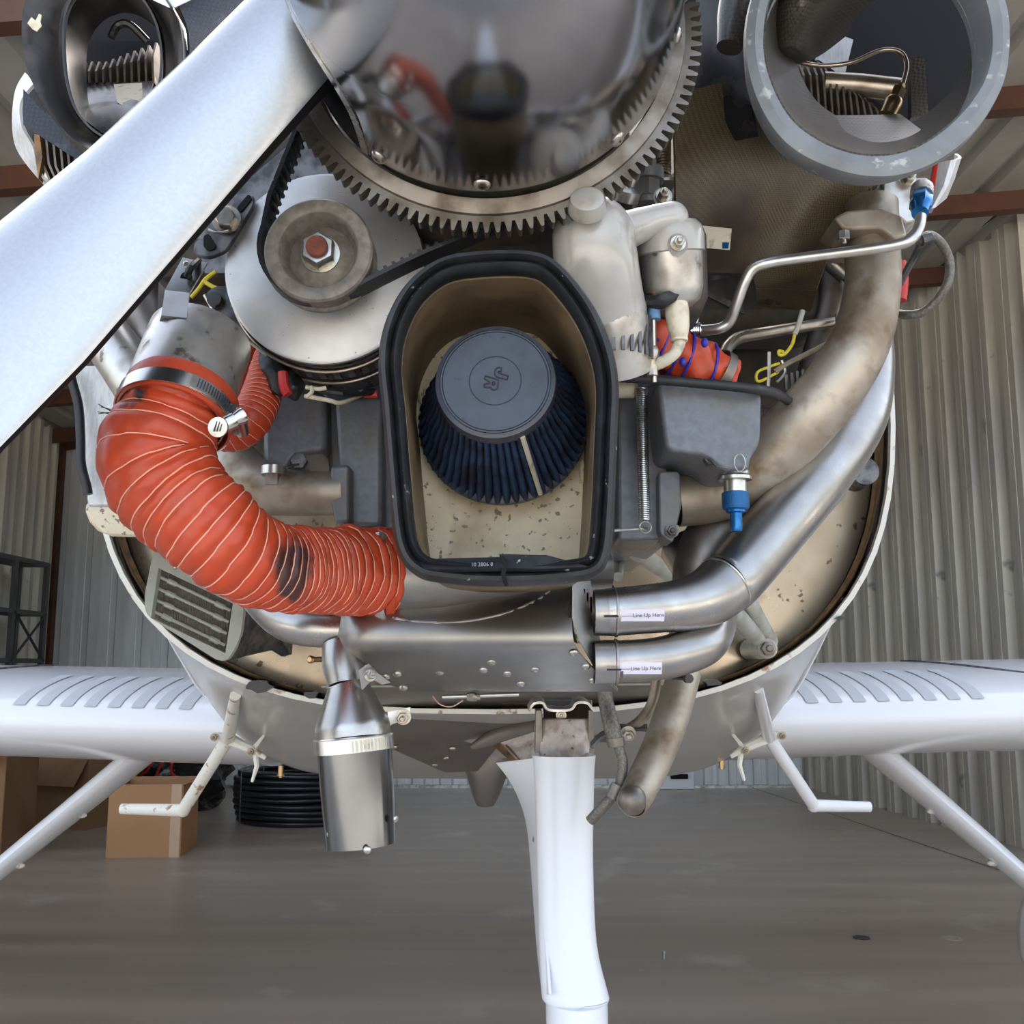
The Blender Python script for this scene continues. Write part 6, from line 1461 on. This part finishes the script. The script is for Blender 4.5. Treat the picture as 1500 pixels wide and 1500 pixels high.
tI = pipe('x', 'dark vertical tube behind the right intake pipe, below the baffle', [(1226, 395, 1.1, 28), (1222, 450, 1.1, 26), (1195, 540, 1.1, 24), (1180, 610, 1.1, 22)], M['exhd'], 'exhaust_pipe')
ck = thing('control_cable', 'black corrugated control cable stretched across the grey sump lobe', 'cable', P(1000, 560, .95))
q = catmull(PS([(900, 552, .90), (960, 556, .90), (1030, 562, .90), (1090, 568, .90), (1112, 571, .905), (1135, 576, .94), (1158, 590, .98), (1172, 612, .99), (1178, 640, 1.0)]), 12)
mb = MB(); mb.tube(q, .0046, 12, fn=lambda i, a: 1 + .06 * (i % 2)); ob('sheath', mb, M['rubber'], ck)
mb = MB(); mb.lathe(P(910, 570, .97), V(1, 0, 0), [(-.02, .009), (.012, .009), (.016, .004)], 16); ob('end_fitting', mb, M['ivory'], ck)
sp_ = thing('tension_spring', 'long thin steel tension spring hanging in front of the sump', 'spring', P(943, 780, .96))
mb = MB(); a, b = P(940, 568, .955), P(944, 762, .965); n_ = 62; pts = []
for k in range(n_ * 10 + 1):
    t_ = k / (n_ * 10); x = 2 * pi * k / 10; pts.append(a.lerp(b, t_) + V(cos(x) * .0050, sin(x) * .0050, 0))
mb.tube(pts, .00095, 5); ob('coil', mb, M['zinc'], sp_)
mb = MB(); c = P(945, 772, .963); mb.tube([c + V(cos(x) * .0055, 0, sin(x) * .0055) for x in [2 * pi * k / 20 for k in range(20)]], .0008, 6, closed=True); ob('end_loop', mb, M['zinc'], sp_)
mb = MB(); mb.tube(PS([(900, 777, .965), (940, 774, .965), (948, 775, .962)]), .0015, 8); ob('anchor_wire', mb, M['zinc'], sp_)
dv = thing('oil_drain_valve', 'blue knurled quick-drain valve below the right side of the sump', 'valve', P(1075, 756, .935))
c = P(1076, 688, .935); D = V(0, 0, -1)
mb = MB(); mb.lathe(c, D, [(-.004, .0115), (.002, .0115), (.002, .0135), (.005, .0135), (.007, .0155), (.010, .0155), (.011, .0105), (.022, .0105)], 30); ob('collar', mb, M['zinc'], dv)
mb = MB(); mb.lathe(c, D, [(.021, .0105), (.022, .0125), (.034, .0125), (.037, .0118), (.038, .0095)], 32); ob('knurled_knob', mb, M['blueknurl'], dv)
mb = MB(); mb.lathe(c, D, [(.038, .009), (.04, .009), (.041, .0055), (.056, .0055), (.058, .0045)], 24); ob('nozzle', mb, M['blue'], dv)
mb = MB(); o = P(1083, 678, .91); mb.tube([o + V(cos(x) * .005, -.001, sin(x) * .008) for x in [2 * pi * k / 20 for k in range(20)]], .0006, 6, closed=True); ob('safety_ring', mb, M['zinc'], dv)
# bits around the breather
br_ = thing('breather_hose', 'grey worn breather hose clamped right of the nose gear, with a thinner hose below', 'hose', P(905, 1100, 1.15))
mb = MB(); mb.tube(catmull(PS([(884, 1000, 1.16), (888, 1030, 1.16), (896, 1065, 1.15), (903, 1092, 1.15)]), 6), [.0085, .0085, .0095, .0078], 20); ob('upper_hose', mb, M['braid'], br_)
mb = MB(); mb.lathe(P(902, 1085, 1.149), V(.15, 0, -1), [(-.003, .0098), (.006, .0098)], 24); ob('band', mb, M['exhd'], br_)
mb = MB(); mb.tube(catmull(PS([(905, 1092, 1.15), (912, 1115, 1.15), (909, 1145, 1.15), (900, 1162, 1.15), (885, 1180, 1.15), (865, 1202, 1.16)]), 6), [.0055, .006, .0055, .006, .006], 16); ob('lower_hose', mb, M['braid'], br_)
mb = MB(); mb.lathe(P(904, 1155, 1.148), V(-.5, 0, -1), [(-.004, .0085), (.012, .0085)], 20); ob('joint_sleeve', mb, M['exhd'], br_)
hp_ = thing('support_bracket', 'bent steel bracket and thin curved pipe bracing the tail pipe', 'bracket', P(930, 1090, 1.2))
mb = MB(); mb.tube(catmull(PS([(962, 990, 1.22), (955, 1030, 1.22), (935, 1058, 1.22), (905, 1075, 1.22)]), 6), .006, 14); ob('thin_pipe', mb, M['exh'], hp_)
mb = MB(); mb.loft([PS([(866, 1096, 1.2), (880, 1082, 1.2), (905, 1068, 1.2), (948, 1070, 1.22)]), PS([(866, 1088, 1.24), (880, 1074, 1.24), (905, 1062, 1.24), (948, 1062, 1.26)])], closed=False, caps=False); ob('strap', mb, M['dkmetal'], hp_, solid=.003)
mb = MB(); mb.hexa(P(920, 1074, 1.19), V(0, -1, -.2), .0065, .012); ob('bolt', mb, M['bolt'], hp_)
mb = MB(); mb.lathe(P(1006, 994, 1.14), V(.2, -1, 0), [(0, .005), (.008, .005)], 12); mb.tube(PS([(985, 992, 1.15), (1006, 994, 1.145)]), .0025, 8); ob('clamp_end', mb, M['blackg'], hp_)

# groups
for o in bpy.data.objects:
    if o.parent is None:
        b = o.name.split('.')[0]
        g = {'cardboard_box': 'cardboard boxes on the hangar floor', 'exhaust_pipe': 'exhaust pipes around the sump', 'intake_pipe': 'intake pipes at the sump sides', 'duct_hose': 'ribbed orange duct hoses', 'oil_line': 'oil lines right of the starter', 'hose_clamp': 'worm-drive hose clamps on the large orange hose', 'rocker_cover': 'engine covers at the upper corners'}.get(b)
        if g: o['group'] = g
